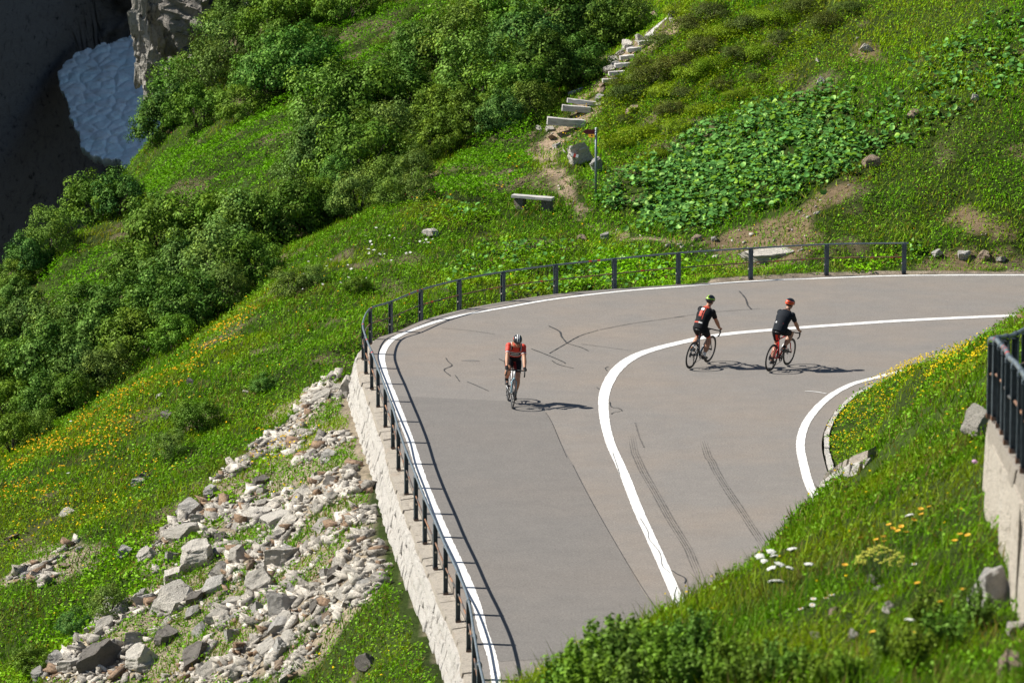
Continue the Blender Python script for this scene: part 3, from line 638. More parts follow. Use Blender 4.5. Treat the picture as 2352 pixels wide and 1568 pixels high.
for i, (x, y, r) in enumerate(RHODO):
    w_ = 'right of the path up the hillside' if x > 1350 else 'among the bright mats left of the thicket'
    s_ = 'broad' if r > 42 else 'small'
    plant('rhododendron_bush', 'rhodo', x, y, r, f'{s_} low dark olive bush {w_}', f'{s_} olive bushes {w_}', (1.15, 1.0, .8), 'bush', .35)
for x, y, r in [(1600, 170, 50), (1690, 70, 55), (1760, 120, 50), (1650, 150, 45), (1540, 210, 45), (1800, 40, 45), (1480, 300, 40), (1560, 290, 36), (1700, 215, 34), (1610, 250, 38), (1420, 330, 34), (1760, 30, 40), (1560, 20, 40), (1640, 80, 45), (1740, 240, 26), (1510, 350, 28)]:
    plant('juniper_mat', 'mat', x, y, r, 'yellow green spreading low bush between the olive bushes', 'yellow green low bushes on the right hillside', (1.25, 1.0, .8), 'bush', .3)
for x, y, r, kd, lab in [(455, 962, 55, 'alder', 'solitary round dark shrub on the meadow above the rockfall'), (605, 885, 30, 'alder', 'small dark shrub in the meadow between ridge and wall'), (398, 1035, 40, 'willow', 'loose low shrub just below the round solitary shrub'),
                         (668, 655, 46, 'willow', 'grey green shrub among white flowers on the ridge'), (722, 640, 34, 'willow', 'small grey green shrub nearest the railing on the ridge'), (1235, 1405, 1, 'alder', None),
                         (820, 660, 26, 'alder', 'small leafy shrub on the bank behind the railing'), (175, 1440, 40, 'alder', 'green shrub on the grass left of the rockfall foot'), (255, 1395, 52, 'willow', 'sprawling shrub beside the upper rockfall edge'), (80, 1520, 50, 'alder', 'shrub at the lower left corner of the meadow')]:
    if lab: plant('meadow_shrub', kd, x, y, r, lab, None)
# the near bush at the bottom of the photo, its leaves show one by one
def shoot_bush(seed, tint, n=34):
    """loose leafy shoots that fan out from one base"""
    g = np.random.default_rng(seed); C, NN, m = [], [], MB()
    for i in range(n):
        a = g.uniform(0, 6.28); lean = g.uniform(.15, 1.15); L = g.uniform(.75, 1.25)*(1.15-.3*lean); p = np.zeros(3); d = np.array((math.cos(a)*lean*.8, math.sin(a)*lean*.8, 1.0)); d /= np.linalg.norm(d); pts = [(0, 0, -.15)]
        for k in range(14):
            p = p+d*L/14*1.1; d = d+np.array((g.normal()*.07, g.normal()*.07, .03)); d /= np.linalg.norm(d); pts.append(tuple(p))
            if k > 2:
                for q in range(5 if k < 12 else 7):
                    o = unit(g.normal(size=3)+d*.5); C.append(p+o*g.uniform(.03, .085)); NN.append(unit(o*.6+np.array((0, 0, .6))+g.normal(size=3)*.35))
        m.tube(pts[::3]+[pts[-1]], [.016, .012, .009, .006, .003, .002][:len(pts[::3])+1], 5)
    c = np.array(C); s_ = g.uniform(.07, .125, len(c)); v = leaf_quads(c, np.array(NN), s_, s_*.6, g); col = np.array(tint)*(.65+.7*g.random((len(c), 1)))
    return np_mesh('crown', v, 4, M['leaf'], np.repeat(col, 4, 0)), m.mesh('stems', M['bark'])
KINDS['near'] = [shoot_bush(301+i, t) for i, t in enumerate([(.12, .21, .02), (.10, .185, .022), (.14, .235, .02), (.11, .20, .03)])]
for k, (x, Yb, r) in enumerate([(1262, 37.4, .34), (1318, 38.6, .56), (1385, 39.4, .70), (1432, 38.8, .56), (1490, 39.8, .46), (1290, 36.4, .46), (1350, 37.2, .56), (1420, 37.2, .58), (1480, 37.6, .52), (1550, 38.4, .42), (1530, 36.4, .46), (1610, 37, .38), (1690, 35.8, .34), (1600, 35.2, .42), (1750, 34.6, .32),
                                 (1790, 33.4, .34), (1680, 34, .40), (1840, 33.2, .34), (1390, 36, .56), (1460, 35.6, .5), (1890, 32.2, .34), (1740, 33, .36), (1960, 32, .3), (2050, 33, .3), (2150, 34.5, .34), (2200, 33, .4), (2120, 32, .36), (2270, 34, .34)]):
    where = 'over the road corner' if x < 1480 and Yb > 38 else 'below the grass slope' if Yb > 36 and x < 1700 else 'by the upper wall' if x > 2020 else 'at the photo bottom'
    gx_ = (x-1176)/FPX*Yb; root = empty('willow_bush', (gx_, Yb, float(height(gx_, Yb))-.04), f'near loose leafy green bush {where}', 'bush', f'near bushes {where}', (0, 0, k*1.7)); root.scale = (r, r, r*1.05)
    cr, st = KINDS['near'][k % 4]; link('crown', cr, root); link('stems', st, root)

# ---- grass, herbs, ground cover
def scatter(n, y0, y1, p=1.0, margin=1.4):
    """points spread over the visible wedge of ground; p sets how the density falls with distance"""
    u = rng.random(n); e = 2-p; Y = (y0**e + u*(y1**e-y0**e))**(1/e); X = (rng.random(n)*2-1)*Y*1176/FPX*margin
    return X, Y
def prepare(n, y0, y1, p=1.0):
    X, Y = scatter(n, y0, y1, p); sd = sdist(X, Y); ow = outside_wall(X, Y)
    ok = np.where(ow, sd > np.where((X < 3) & (Y < 101.5), .75, .33), sd > .12)
    X, Y = X[ok], Y[ok]; Z = height(X, Y); px, py = project(X, Y, Z); k = (py > -350) & (py < 2000); X, Y, Z, px, py = X[k], Y[k], Z[k], px[k], py[k]
    d = np.c_[X, Y, Z]; q = np.array((0, 0, CAM_H)); vis = np.ones(len(X), bool)
    for t in np.linspace(.3, .985, 34):
        s = q + (d-q)*t; vis &= height(s[:, 0], s[:, 1]) < s[:, 2] + 1.1*t
    X, Y, Z, px, py = X[vis], Y[vis], Z[vis], px[vis], py[vis]
    a, b = (fbm(X/1.1, Y/1.1, 31, 3)-.5)*FPX/Y*.9, (fbm(X/1.1, Y/1.1, 41, 3)-.5)*FPX/Y*.5
    return X, Y, Z, px+a, py+b
def tint_field(X, Y):
    a = fbm(X/2.6, Y/2.6, 61, 4); b = fbm(X/.8, Y/.8, 71, 3); return a, b
def grass_cols(X, Y, g):
    a, b = tint_field(X, Y); n = len(X); c = np.array((.14, .31, .008))*np.ones((n, 3))
    c += (sstep(.45, .7, a)[:, None])*np.array((.09, .025, .0)); c -= sstep(.5, .34, a)[:, None]*np.array((.05, .09, .002)); br = sstep(.56, .70, fbm(X/3.3, Y/3.3, 171, 4))[:, None]*.45; c = c*(1-br)+np.array((.20, .16, .045))*br
    dry = (g.random(n) < .10+.25*sstep(.55, .75, b)); c[dry] = np.array((.24, .19, .06))
    hill_lift = (X > 2.2) & (Y > 106); c[hill_lift] *= np.array((1.3, 1.4, 1.0)); c[Y < 62] *= .85; return c*(.55+.9*g.random((n, 1)))  # right hillside blades coloured brighter to make up for the dim light there
X, Y, Z, px, py = prepare(780000, 25, 150, .35)
nograss = zone(px, py, Z_SCREE) & (fbm(X/1.4, Y/1.4, 91, 3) < .52); nograss |= zone(px, py, Z_PATH) & (rng.random(len(X)) > .28); nograss |= zone(px, py, Z_DIRT) & (rng.random(len(X)) > .75)
nograss |= (zone(px, py, Z_COVER) | (zone(px, py, Z_BUTTER) & ((px < 1950) | (py > 300)))) & (rng.random(len(X)) > .25)
nograss |= (fbm(X/1.6, Y/1.6, 77) > .63) & (rng.random(len(X)) > .35)
nograss |= zone(px, py, [[(0, 640), (330, 400), (480, 0), (1000, 0), (700, 500), (560, 700), (0, 1040)]]) & (rng.random(len(X)) > .5)
X, Y, Z, px, py = [q[~nograss] for q in (X, Y, Z, px, py)]
n = len(X); near = np.clip((70-Y)/30, 0, 1)
h = rng.uniform(.07, .22, n)*(1+near*1.5*(fbm(X/.55, Y/.55, 166, 3)-.32))*(.55+.9*fbm(X/1.9, Y/1.9, 66)); trim = (sdist(X, Y) < .9); h[trim] *= .6
wd = rng.uniform(.010, .020, n)*(1+.35*np.clip((Y-80)/50, 0, 1))*(1-.45*near)
ang = rng.random(n)*6.283; dirv = np.c_[np.cos(ang), np.sin(ang), np.zeros(n)]; lean = rng.normal(size=(n, 2))*.45; lean[:, 0] += .18
base_ = np.c_[X, Y, Z-.02]; tip = base_ + np.c_[lean[:, 0]*h, lean[:, 1]*h, h]; gc = grass_cols(X, Y, rng)
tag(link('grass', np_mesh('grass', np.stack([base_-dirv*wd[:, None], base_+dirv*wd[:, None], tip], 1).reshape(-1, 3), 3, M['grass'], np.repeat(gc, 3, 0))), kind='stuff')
# small broad-leaved herbs through the grass
X, Y, Z, px, py = prepare(980000, 25, 150, .35)
k = zone(px, py, Z_SCREE) & (fbm(X/1.4, Y/1.4, 91, 3) < .525); k |= ((zone(px, py, Z_PATH) & (rng.random(len(X)) > .18)) | (zone(px, py, Z_DIRT) & (rng.random(len(X)) > .25))); k |= zone(px, py, Z_BUTTER) & ((px < 1950) | (py > 300)) & (rng.random(len(X)) > .3); k |= zone(px, py, Z_COVER)
k |= zone(px, py, [[(0, 640), (330, 400), (480, 0), (1000, 0), (700, 500), (560, 700), (0, 1040)]]) & (rng.random(len(X)) > .4)
k |= fbm(X/1.0, Y/1.0, 23, 3) < rng.uniform(.26, .44, len(X)); k |= (Y < 62) & (rng.random(len(X)) > .45)
forb = zone(px, py, Z_FORB) & (rng.random(len(X)) > .0)
X, Y, Z, px, py, forb = [q[~k] for q in (X, Y, Z, px, py, forb)]; n = len(X)
hh = rng.random(n)**1.4*(.04+.26*fbm(X/1.3, Y/1.3, 88, 3)); c = np.c_[X, Y, Z+hh]; c[:, :2] += rng.normal(size=(n, 2))*.03
nrm = unit(rng.normal(size=(n, 3))*.55+np.array((-.1, -.15, .9))); L = rng.uniform(.035, .085, n)*(1-.3*np.clip((60-Y)/30, 0, 1)); L[forb] *= 1.6
a, b = tint_field(X, Y); hc = np.array((.125, .29, .008))*np.ones((n, 3)); hc[forb] = (.16, .35, .008); hc[(X > 2.2) & (Y > 106)] *= np.array((1.3, 1.35, 1.0)); hc[Y < 62] *= .85; hc = hc*(.5+1.0*rng.random((n, 1))); hc[:, 0] += .03*sstep(.5, .7, a)  # right hillside herbs get the same brightening against dim light in their colour
red = rng.random(n) < .03; hc[red] = (.14, .07, .035)
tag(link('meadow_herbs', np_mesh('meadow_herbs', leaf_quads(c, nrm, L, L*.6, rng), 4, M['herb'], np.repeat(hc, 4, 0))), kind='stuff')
# bilberry mats on the hillsides
X, Y, Z, px, py = prepare(680000, 96, 152, .2)
z1, z2_ = zone(px, py, Z_COVER), zone(px, py, Z_OLIVE); k = z1 | (z2_ & (rng.random(len(X)) < .85)); X, Y, Z, z2_ = X[k], Y[k], Z[k], z2_[k]; n = len(X)
mound = fbm(X/.8, Y/.8, 19, 3); mound = sstep(.3, .72, mound)*.42+.06; c = np.c_[X, Y, Z+mound*(.45+.55*rng.random(n)**.6)]
nrm = unit(rng.normal(size=(n, 3))*.5+np.array((0, -.1, .9))); L = rng.uniform(.06, .105, n)
cc = np.array((.125, .33, .005))*np.ones((n, 3)); cc[z2_] = (.18, .26, .006); v_ = fbm(X/1.8, Y/1.8, 29)[:, None]; cc = cc*(.55+.7*v_)*(.55+.8*rng.random((n, 1)))
tag(link('bilberry_cover', np_mesh('bilberry_cover', leaf_quads(c, nrm, L, L*.6, rng), 4, M['herb'], np.repeat(cc, 4, 0))), kind='stuff')
# butterbur: big round leaves
def round_leaves(X, Y, Z, R, g, cols, hmin, hmax, mat, name):
    n = len(X); hz = g.uniform(hmin, hmax, n); c = np.c_[X, Y, Z+hz]; nrm = unit(g.normal(size=(n, 3))*.33+np.array((-.12, -.2, .95)))
    t = unit(np.cross(nrm, g.normal(size=(n, 3)))); b = np.cross(nrm, t); K = 8; ring = []
    for k in range(K):
        a = 2*math.pi*k/K; rr = R*(1.0 if k else .45)*g.uniform(.86, 1.1, n); up = .16*math.cos(2*a)
        ring.append(c+t*(rr*math.cos(a))[:, None]+b*(rr*math.sin(a))[:, None]+nrm*(R*(.12+up))[:, None])
    V = np.stack([c]+ring, 1).reshape(-1, 3); o = np.arange(n)*9
    idx = np.concatenate([np.stack([o, o+1+k, o+1+(k+1) % K], 1) for k in range(K)])
    tag(link(name, np_mesh(name, V, 3, mat, np.repeat(cols, 9, 0), idx, True)), kind='stuff')
X, Y, Z, px, py = prepare(260000, 96, 130, 0)
ex, ey = (fbm(X/.9, Y/.9, 131, 3)-.5)*70, (fbm(X/.9, Y/.9, 141, 3)-.5)*60; ex = ex+rng.normal(size=len(X))*16; ey = ey+rng.normal(size=len(X))*14; zb = zone(px+ex, py+ey, Z_BUTTER); zf = zone(px, py, Z_FORB) & (rng.random(len(X)) < .10) & (Y > 100); dens = fbm(X/1.2, Y/1.2, 14, 3); far = py < 320
k = (zb & (rng.random(len(X)) < np.where(far & (px > 1950), .24, .95)*sstep(.22, .36, dens))) | zf; X, Y, Z, zf, far = X[k], Y[k], Z[k], zf[k], far[k]; n = len(X)
cb = np.array((.095, .25, .055))*(.5+.95*rng.random((n, 1))); yel = rng.random(n) < .22; cb[yel] = np.array((.16, .31, .02))*(.7+.5*rng.random((yel.sum(), 1)))
R = .026+.085*rng.random(n)**1.3; R[zf] *= .8
round_leaves(X, Y, Z, R, rng, cb, .05, .28, M['bigleaf'], 'butterbur_leaves')
# yellow flowers of the meadow, nobody could count them
Z_YEL = [[(0, 1070), (200, 965), (400, 845), (560, 720), (610, 690), (590, 740), (470, 850), (340, 960), (300, 1020), (200, 1110), (60, 1200), (0, 1220)]]
Z_YEL2 = [[(1880, 1010), (1960, 900), (2060, 820), (2200, 770), (2260, 780), (2230, 870), (2130, 900), (2040, 960), (1950, 1040), (1890, 1070)]]
Z_YEL3 = [[(640, 1120), (690, 1110), (690, 1160), (650, 1170)], [(540, 1010), (720, 960), (700, 1060), (560, 1100)], [(0, 1220), (300, 1050), (420, 1100), (180, 1250), (0, 1290)], [(1330, 250), (1375, 240), (1350, 310), (1310, 400), (1300, 330)], [(1150, 370), (1210, 370), (1200, 450), (1150, 450)]]
X, Y, Z, px, py = prepare(330000, 40, 132, .5)
cl = fbm(X/.6, Y/.6, 111, 3); r_ = rng.random(len(X))
k = (zone(px, py, Z_YEL) & (r_ < .55*sstep(.44, .66, cl))) | (zone(px, py, Z_YEL2) & (r_ < .85*sstep(.36, .60, cl))) | (zone(px, py, Z_YEL3) & (r_ < .10)) | ((r_ < .006) & ~zone(px, py, Z_SCREE+Z_COVER+Z_PATH) & (px > 0) & ((Y < 118) | (px > 1350)))
X, Y, Z = X[k], Y[k], Z[k]; n = len(X)
c = np.c_[X, Y, Z+rng.uniform(.16, .30, n)]; nrm = unit(rng.normal(size=(n, 3))*.35+np.array((-.1, -.35, .8))); L = rng.uniform(.034, .066, n); L[px[k] > 1500] *= .72
fc = np.array((.80, .50, .02))*(.75+.4*rng.random((n, 1))); fc[Y < 92] *= np.array((1, 1.15, 1)); fc[zone(*project(X, Y, Z), Z_YEL)] *= np.array((1.1, .95, 1.5))
tag(link('yellow_meadow_flowers', np_mesh('yellow_meadow_flowers', leaf_quads(c, nrm, L, L*.9, rng, 0), 4, M['petal'], np.repeat(fc, 4, 0))), kind='stuff')
# white and pink flower dots on the far meadow
X, Y, Z, px, py = prepare(60000, 60, 150, .3); r_ = rng.random(len(X))
wz = zone(px, py, [[(620, 680), (720, 600), (860, 520), (1000, 560), (900, 640), (700, 700)]]) & (r_ < .10); wz |= (r_ < .0022) & (px < 1400) & (Y < 112)
pz = zone(px, py, [[(930, 470), (1010, 450), (1010, 465), (940, 480)], [(890, 0), (940, 0), (930, 14), (900, 16)], [(570, 690), (580, 680), (560, 710)]]) & (r_ < .35); pz |= (r_ < .0035) & (Y > 116) & (px > 350) & (px < 1800)
k = wz | pz; X, Y, Z, pz = X[k], Y[k], Z[k], pz[k]; n = len(X); c = np.c_[X, Y, Z+rng.uniform(.2, .34, n)]; nrm = unit(rng.normal(size=(n, 3))*.2+np.array((0, -.2, .95))); L = np.where(pz, .05, rng.uniform(.06, .13, n))
fc = np.where(pz[:, None], np.array((.5, .05, .09)), np.array((.72, .72, .66)))*(.8+.3*rng.random((n, 1)))
tag(link('white_and_pink_flowers', np_mesh('white_and_pink_flowers', leaf_quads(c, nrm, L, L*.8, rng, 0), 4, M['petal'], np.repeat(fc, 4, 0))), kind='stuff')

# ------------------------------------------------------------------ near flowers one can tell apart
def near_flower(name, px, stem_h, head, mat_stem, label, cat, group):
    g = ground(px[0], px[1], stem_h); root = empty(name, g, label, cat, group)
    a, b = random.uniform(-.06, .06), random.uniform(-.05, .05)
    link('stem', MB().tube([(0, 0, -.05), (a*.4, b*.4, stem_h*.5), (a, b, stem_h)], [.004, .0035, .003], 5).mesh('stem', mat_stem), root)
    o = link('flower_head', head, root); o.location = (a, b, stem_h); o.rotation_euler = (random.uniform(-.15, .4), random.uniform(-.3, .3), random.uniform(0, 6)); return root
M['stem'] = plain('flower_stem', (.06, .10, .025), .7)
M['yellow'] = plain('yellow_petals', (.72, .40, .015), .7); M['white'] = plain('white_petals', (.74, .74, .68), .8); M['orange'] = plain('flower_centre', (.6, .28, .02), .8)
M['pink'] = plain('pink_petals', (.52, .30, .46), .8); M['lime'] = plain('lime_bracts', (.55, .55, .07), .8)
def daisy(r, n, mp, mc, cup=.2):
    m = MB()
    for k in range(n):
        a = 6.283*k/n; t = Vector((math.cos(a), math.sin(a), 0)); s = Vector((-t.y, t.x, 0)); w_ = r*2.2/n*1.5
        m.add([t*r*.2+s*w_*.3, t*r*.75+s*w_+Vector((0, 0, r*cup)), t*r+Vector((0, 0, r*cup*.8)), t*r*.75-s*w_+Vector((0, 0, r*cup)), t*r*.2-s*w_*.3], [(0, 1, 2, 3, 4)])
    m.ball((0, 0, .004), (r*.34, r*.34, r*.2), 8, 5, 1); return m.mesh('flower_head', [mp, mc])
def umbel(r, seed):
    rr = random.Random(seed); m = MB()
    for k in range(14):
        a = k*2.4; d = r*.85*math.sqrt((k+.5)/14); c = Vector((d*math.cos(a), d*math.sin(a), -.25*d*d/r+r*.1)); m.tube([(0, 0, -r*.6), tuple(c)], .0016, 4, 1)
        for q in range(9):
            b = q*2.4; e = r*.2*math.sqrt((q+.5)/9); m.ball(c+Vector((e*math.cos(b), e*math.sin(b), rr.uniform(0, .006))), (.008, .008, .006), 5, 4, 0)
    return m.mesh('flower_head', [M['white'], M['stem']])
HY, HD, HU, HU2 = daisy(.033, 12, M['yellow'], M['orange'], .35), daisy(.03, 16, M['white'], M['orange'], .1), umbel(.062, 1), umbel(.045, 2)
for X_, Y_ in [(1480, 45), (1630, 400), (1690, 390), (1675, 440), (1645, 475), (1480, 510), (1520, 517), (1446, 535), (1543, 552), (1578, 548), (1410, 585), (1375, 612), (1420, 622), (1280, 605), (1815, 555), (1895, 563), (1850, 607), (1960, 578), (1325, 672), (1675, 892), (1905, 938), (1775, 1038), (1310, 1222), (1640, 1235), (1120, 770)]:
    grp = ('on the upper grass slope by the stone wall', 'in the middle of the near grass slope', 'low on the near slope among stones')[0 if Y_ < 480 and X_ > 1440 else 1 if Y_ < 700 else 2]
    near_flower('yellow_flower', z3(X_, Y_), random.uniform(.30, .38), HY, M['stem'], f'single yellow daisy like flower {grp}', 'flower', f'yellow flowers {grp}')
for X_, Y_, w_ in [(600, 715, 90), (570, 745, 60), (655, 680, 80), (710, 710, 60), (795, 660, 75), (715, 768, 95), (630, 800, 70), (780, 797, 60), (890, 772, 55), (670, 892, 60), (720, 880, 50), (1565, 1150, 60), (1570, 450, 60)]:
    wh = 'beside the skid marked road' if Y_ < 850 and X_ < 1000 else 'on the lower near slope'
    near_flower('white_umbel', z3(X_, Y_), random.uniform(.36, .46), HU if w_ > 65 else HU2, M['stem'], f'flat white umbel flower {wh}', 'flower', f'white umbels {wh}')
for X_, Y_ in [(1625, 785), (905, 1038), (955, 1000), (1003, 1000), (1025, 975), (875, 1065), (1790, 15)]:
    wh = 'alone under the yellow clump' if X_ > 1500 else 'in the cluster left of the near stones'
    near_flower('white_daisy', z3(X_, Y_), .3, HD, M['stem'], f'small white daisy {wh}', 'flower', f'white daisies {wh}')
near_flower('pink_thistle', z3(2010, 92), .25, MB().ball((0, 0, .02), (.034, .034, .024), 9, 6).mesh('flower_head', M['pink']), M['stem'], 'round pink thistle head close to the upper wall', 'flower', None)
def spurge():
    g = ground(*z3(1390, 760), .2); root = empty('spurge_clump', g, 'pale yellow green spurge clump in the near grass', 'plant'); rr = random.Random(3); st = MB(); hd = MB()
    for k in range(46):
        a = rr.uniform(0, 6.28); d = .26*math.sqrt(rr.random()); h = .34-.5*d*d/.26+rr.uniform(-.03, .03); c = Vector((d*math.cos(a), d*.8*math.sin(a), h)); st.tube([(c.x*.3, c.y*.3, -.05), tuple(c)], .003, 4)
        for q in range(7): hd.ball(c+Vector((rr.uniform(-.025, .025), rr.uniform(-.025, .025), rr.uniform(-.012, .012))), (.010, .010, .005), 6, 4)
    st.build('stems', M['stem'], root); hd.build('blossom', M['lime'], root)
spurge()

# ------------------------------------------------------------------ rocks
def rock_mesh(seed, mat, squash=(1, .8, .65), cuts=9, sub=4, rough=.05):
    rr = random.Random(seed); bm = bmesh.new(); bmesh.ops.create_icosphere(bm, subdivisions=sub, radius=1)
    planes = []
    fr = Euler((rr.uniform(-.4, .4), rr.uniform(-.4, .4), rr.uniform(0, 6))).to_matrix()
    for k in range(3):
        for s in (-1, 1): planes.append(((fr.col[k]*s+Vector([rr.gauss(0, .13) for _ in range(3)])).normalized(), rr.uniform(.46, .66)))
    for k in range(cuts-3): planes.append((Vector([rr.gauss(0, 1) for _ in range(3)]).normalized(), rr.uniform(.5, .8)))
    for v in bm.verts:
        p = v.co.copy()
        for n, d in planes:
            e = p.dot(n)-d
            if e > 0: p -= n*e
        v.co = p
    co = np.array([v.co for v in bm.verts]); q = co*2.3+seed*3.1
    nz = (fbm(q[:, 0]+q[:, 2]*.6, q[:, 1]-q[:, 2]*.4, seed, 4)-.5)*2*rough*1.6 + (np.floor(fbm(q[:, 2]*3+q[:, 0]*.6, q[:, 1]*.8, seed+5, 3)*7)/7-.5)*3.2*rough
    for v, d in zip(bm.verts, nz):
        v.co += v.co.normalized()*float(d); v.co = Vector((v.co.x*squash[0], v.co.y*squash[1], v.co.z*squash[2]))
    me = bpy.data.meshes.new('rock'); bm.to_mesh(me); bm.free(); me.materials.append(mat); return me
RM = {'pale': [rock_mesh(i+1, M['rock_pale'], (1, .75+.2*(i % 3)/2, .45+.3*((i*2) % 5)/4)) for i in range(7)], 'grey': [rock_mesh(i+21, M['rock_grey'], (1, .8, .5+.1*i)) for i in range(4)],
      'dark': [rock_mesh(i+41, M['rock_dark'], (1, .85, .75)) for i in range(2)], 'rust': [rock_mesh(i+61, M['rock_rust'], (1, .8, .55)) for i in range(2)]}
def rock(x, y, w_px, tone, label, group=None, sink=.4, asp=1.0, tall=1.0, name='rock', tilt=.35, follow=True, yaw=None):
    g = ground(x, y); r = w_px/FPX*g.y/2*1.5; o = link(name, random.choice(RM[tone])); o.location = g+Vector((0, r*.3, r*(.5*tall-sink))); o.location.z = float(height(g.x, g.y+r*.3))+r*(.35*tall-sink*.5)
    dx, dy = slope(g.x, g.y); tl = Euler((math.atan(float(dy))*.8+random.uniform(-tilt, tilt), -math.atan(float(dx))*.8+random.uniform(-tilt, tilt), random.uniform(0, 6.28) if yaw is None else yaw)); o.rotation_euler = tl
    o.scale = (r, r*asp, r*tall*1.25); return tag(o, label, 'rock', group)
z1 = lambda X, Y: (.3418*X, 1033.6+.3418*Y)
BIG = [(1260, 450, 180, 'grey', 'big grey boulder jutting from grass at the left rim of the rockfall'), (1410, 300, 95, 'grey', 'grey block at the top left corner of the rockfall'), (950, 215, 105, 'dark', 'dark boulder alone in the green meadow left of the rockfall'),
       (1220, 610, 210, 'pale', 'long pale slab on the left rim of the rockfall'), (1350, 780, 250, 'pale', 'broad pale slab with a shaded underside in the rockfall middle'), (1610, 760, 130, 'pale', 'upright block with a black shaded face in the rockfall'),
       (1685, 800, 90, 'rust', 'brown upright block beside the black shaded face'), (1760, 970, 230, 'pale', 'big white topped boulder with a dark right face'), (1150, 910, 190, 'pale', 'pale faceted boulder left of the rockfall centre'),
       (1160, 1090, 290, 'pale', 'largest pale boulder in the lower rockfall'), (1285, 1130, 130, 'grey', 'grey boulder leaning on the largest pale boulder'), (1420, 970, 210, 'grey', 'layered grey slab right of the rockfall centre'), (1310, 1035, 115, 'dark', 'dark brown boulder between pale slabs'),
       (825, 725, 120, 'grey', 'grey stone in the grass between the small scree and the rockfall'), (665, 1480, 250, 'dark', 'big rounded brown boulder at the foot of the rockfall'), (365, 1460, 150, 'grey', 'grey boulder at the lower left tip of the rockfall'), (900, 1330, 190, 'pale', 'pale pointed slab above the rounded brown boulder'),
       (1110, 1310, 175, 'dark', 'dark cavity stone near the photo bottom'), (1320, 1440, 190, 'dark', 'dark split boulder at the bottom of the rockfall'), (1340, 1250, 130, 'grey', 'grey weathered block above the dark split boulder'), (1480, 630, 95, 'dark', 'small round dark boulder in grass of the upper rockfall'),
       (1870, 520, 210, 'pale', 'wide pale slab high in the rockfall'), (2150, 655, 95, 'pale', 'bright white stone near the wall side'), (2165, 540, 125, 'pale', 'pale block under the wall side grass'), (2135, 1090, 105, 'dark', 'black stone beside the low right turf'), (2200, 1140, 100, 'rust', 'tan stone touching the black stone'),
       (1880, 1390, 150, 'grey', 'grey boulder near the bottom right of the rockfall'), (1800, 1320, 110, 'pale', 'pale block between two grey boulders'), (1945, 1310, 140, 'pale', 'pale cubic boulder by the lower turf'), (1880, 1230, 180, 'grey', 'dark grey slab above the pale cubic boulder'), (1730, 1105, 140, 'grey', 'grey block below the big white topped boulder'),
       (1570, 1270, 130, 'grey', 'grey flat stone low in the rockfall'), (940, 1000, 105, 'grey', 'dark grey stone on the left rockfall rim'), (730, 1065, 110, 'grey', 'grey stone at the left rim above the lower tip'), (260, 1545, 120, 'grey', 'grey stone at the lower left photo edge'), (1400, 1520, 150, 'pale', 'pale stone cut by the photo bottom'),
       (690, 1240, 160, 'pale', 'pale rim boulder under the grass edge'), (520, 1310, 130, 'pale', 'pale rim boulder near the lower tip'), (460, 1500, 170, 'pale', 'white boulder left of the rounded brown boulder'), (960, 1480, 220, 'pale', 'wide white slab at the photo bottom'), (1480, 860, 160, 'pale', 'pale wedge left of the big white topped boulder'),
       (1750, 240, 120, 'dark', 'dark craggy block at the top of the rockfall'), (2200, 80, 130, 'grey', 'grey blue boulder under the stone wall'), (2110, 50, 70, 'dark', 'small dark boulder under the stone wall'), (2210, 250, 110, 'dark', 'dark stone beside the wall side turf'), (1000, 740, 140, 'pale', 'pale rim slab below the long pale slab'),
       (1160, 745, 110, 'grey', 'grey rim stone under the long pale slab'), (200, 1490, 1, 'pale', None), (230, 1480, 80, 'dark', 'dark twisted boulder standing in turf by the wall foot')]
rr0 = random.Random(5)
for X_, Y_, w_, t_, lab in BIG:
    if lab: rock(*z1(X_, Y_), w_*.3418, t_, lab, None, .4, .85, 1.35 if 'upright' in lab else 1.0, yaw=.7+rr0.gauss(0, .4))
rock(*z2(200, 1480), 46, 'dark', 'twisted dark rock in the turf at the wall foot')
rr = random.Random(11); poly = Z_SCREE[0]; cnt = 0
while cnt < 205:
    x, y = rr.uniform(80, 900), rr.uniform(870, 1580)
    if not inpoly(np.array([x]), np.array([y]), poly)[0]: continue
    g = ground(x, y)
    if fbm(np.array([g.x/1.4]), np.array([g.y/1.4]), 91, 3)[0] > .55: continue
    w_ = min(rr.lognormvariate(3.15, .5), 80); t_ = rr.choices(['pale', 'grey', 'rust', 'dark'], [.78, .14, .06, .02])[0]
    lvl = 'upper' if y < 1130 else 'middle' if y < 1350 else 'lower'; sz = 'small' if w_ < 22 else 'medium' if w_ < 36 else 'large'
    tn = {'pale': 'pale angular', 'grey': 'grey', 'rust': 'rusty tan', 'dark': 'dark'}[t_]
    rock(x, y, w_, t_, f'{sz} {tn} rock in the {lvl} part of the rockfall', f'{sz} {tn} rocks of the {lvl} rockfall', .55, rr.uniform(.6, 1), rr.uniform(.7, 1.25), yaw=.7+rr.gauss(0, .5)); cnt += 1
for k in range(34):
    x, y = rr.uniform(20, 215), rr.uniform(1250, 1340)
    if inpoly(np.array([x]), np.array([y]), [(10, 1345), (70, 1285), (170, 1248), (215, 1265), (120, 1330)])[0]:
        t_ = rr.choice(['grey', 'dark', 'grey', 'rust']); rock(x, y, rr.uniform(14, 34), t_, f'flat {t_ if t_ != "rust" else "rusty"} stone in the small scree in the left meadow', f'{t_} stones of the small scree', .2, .8, .55)
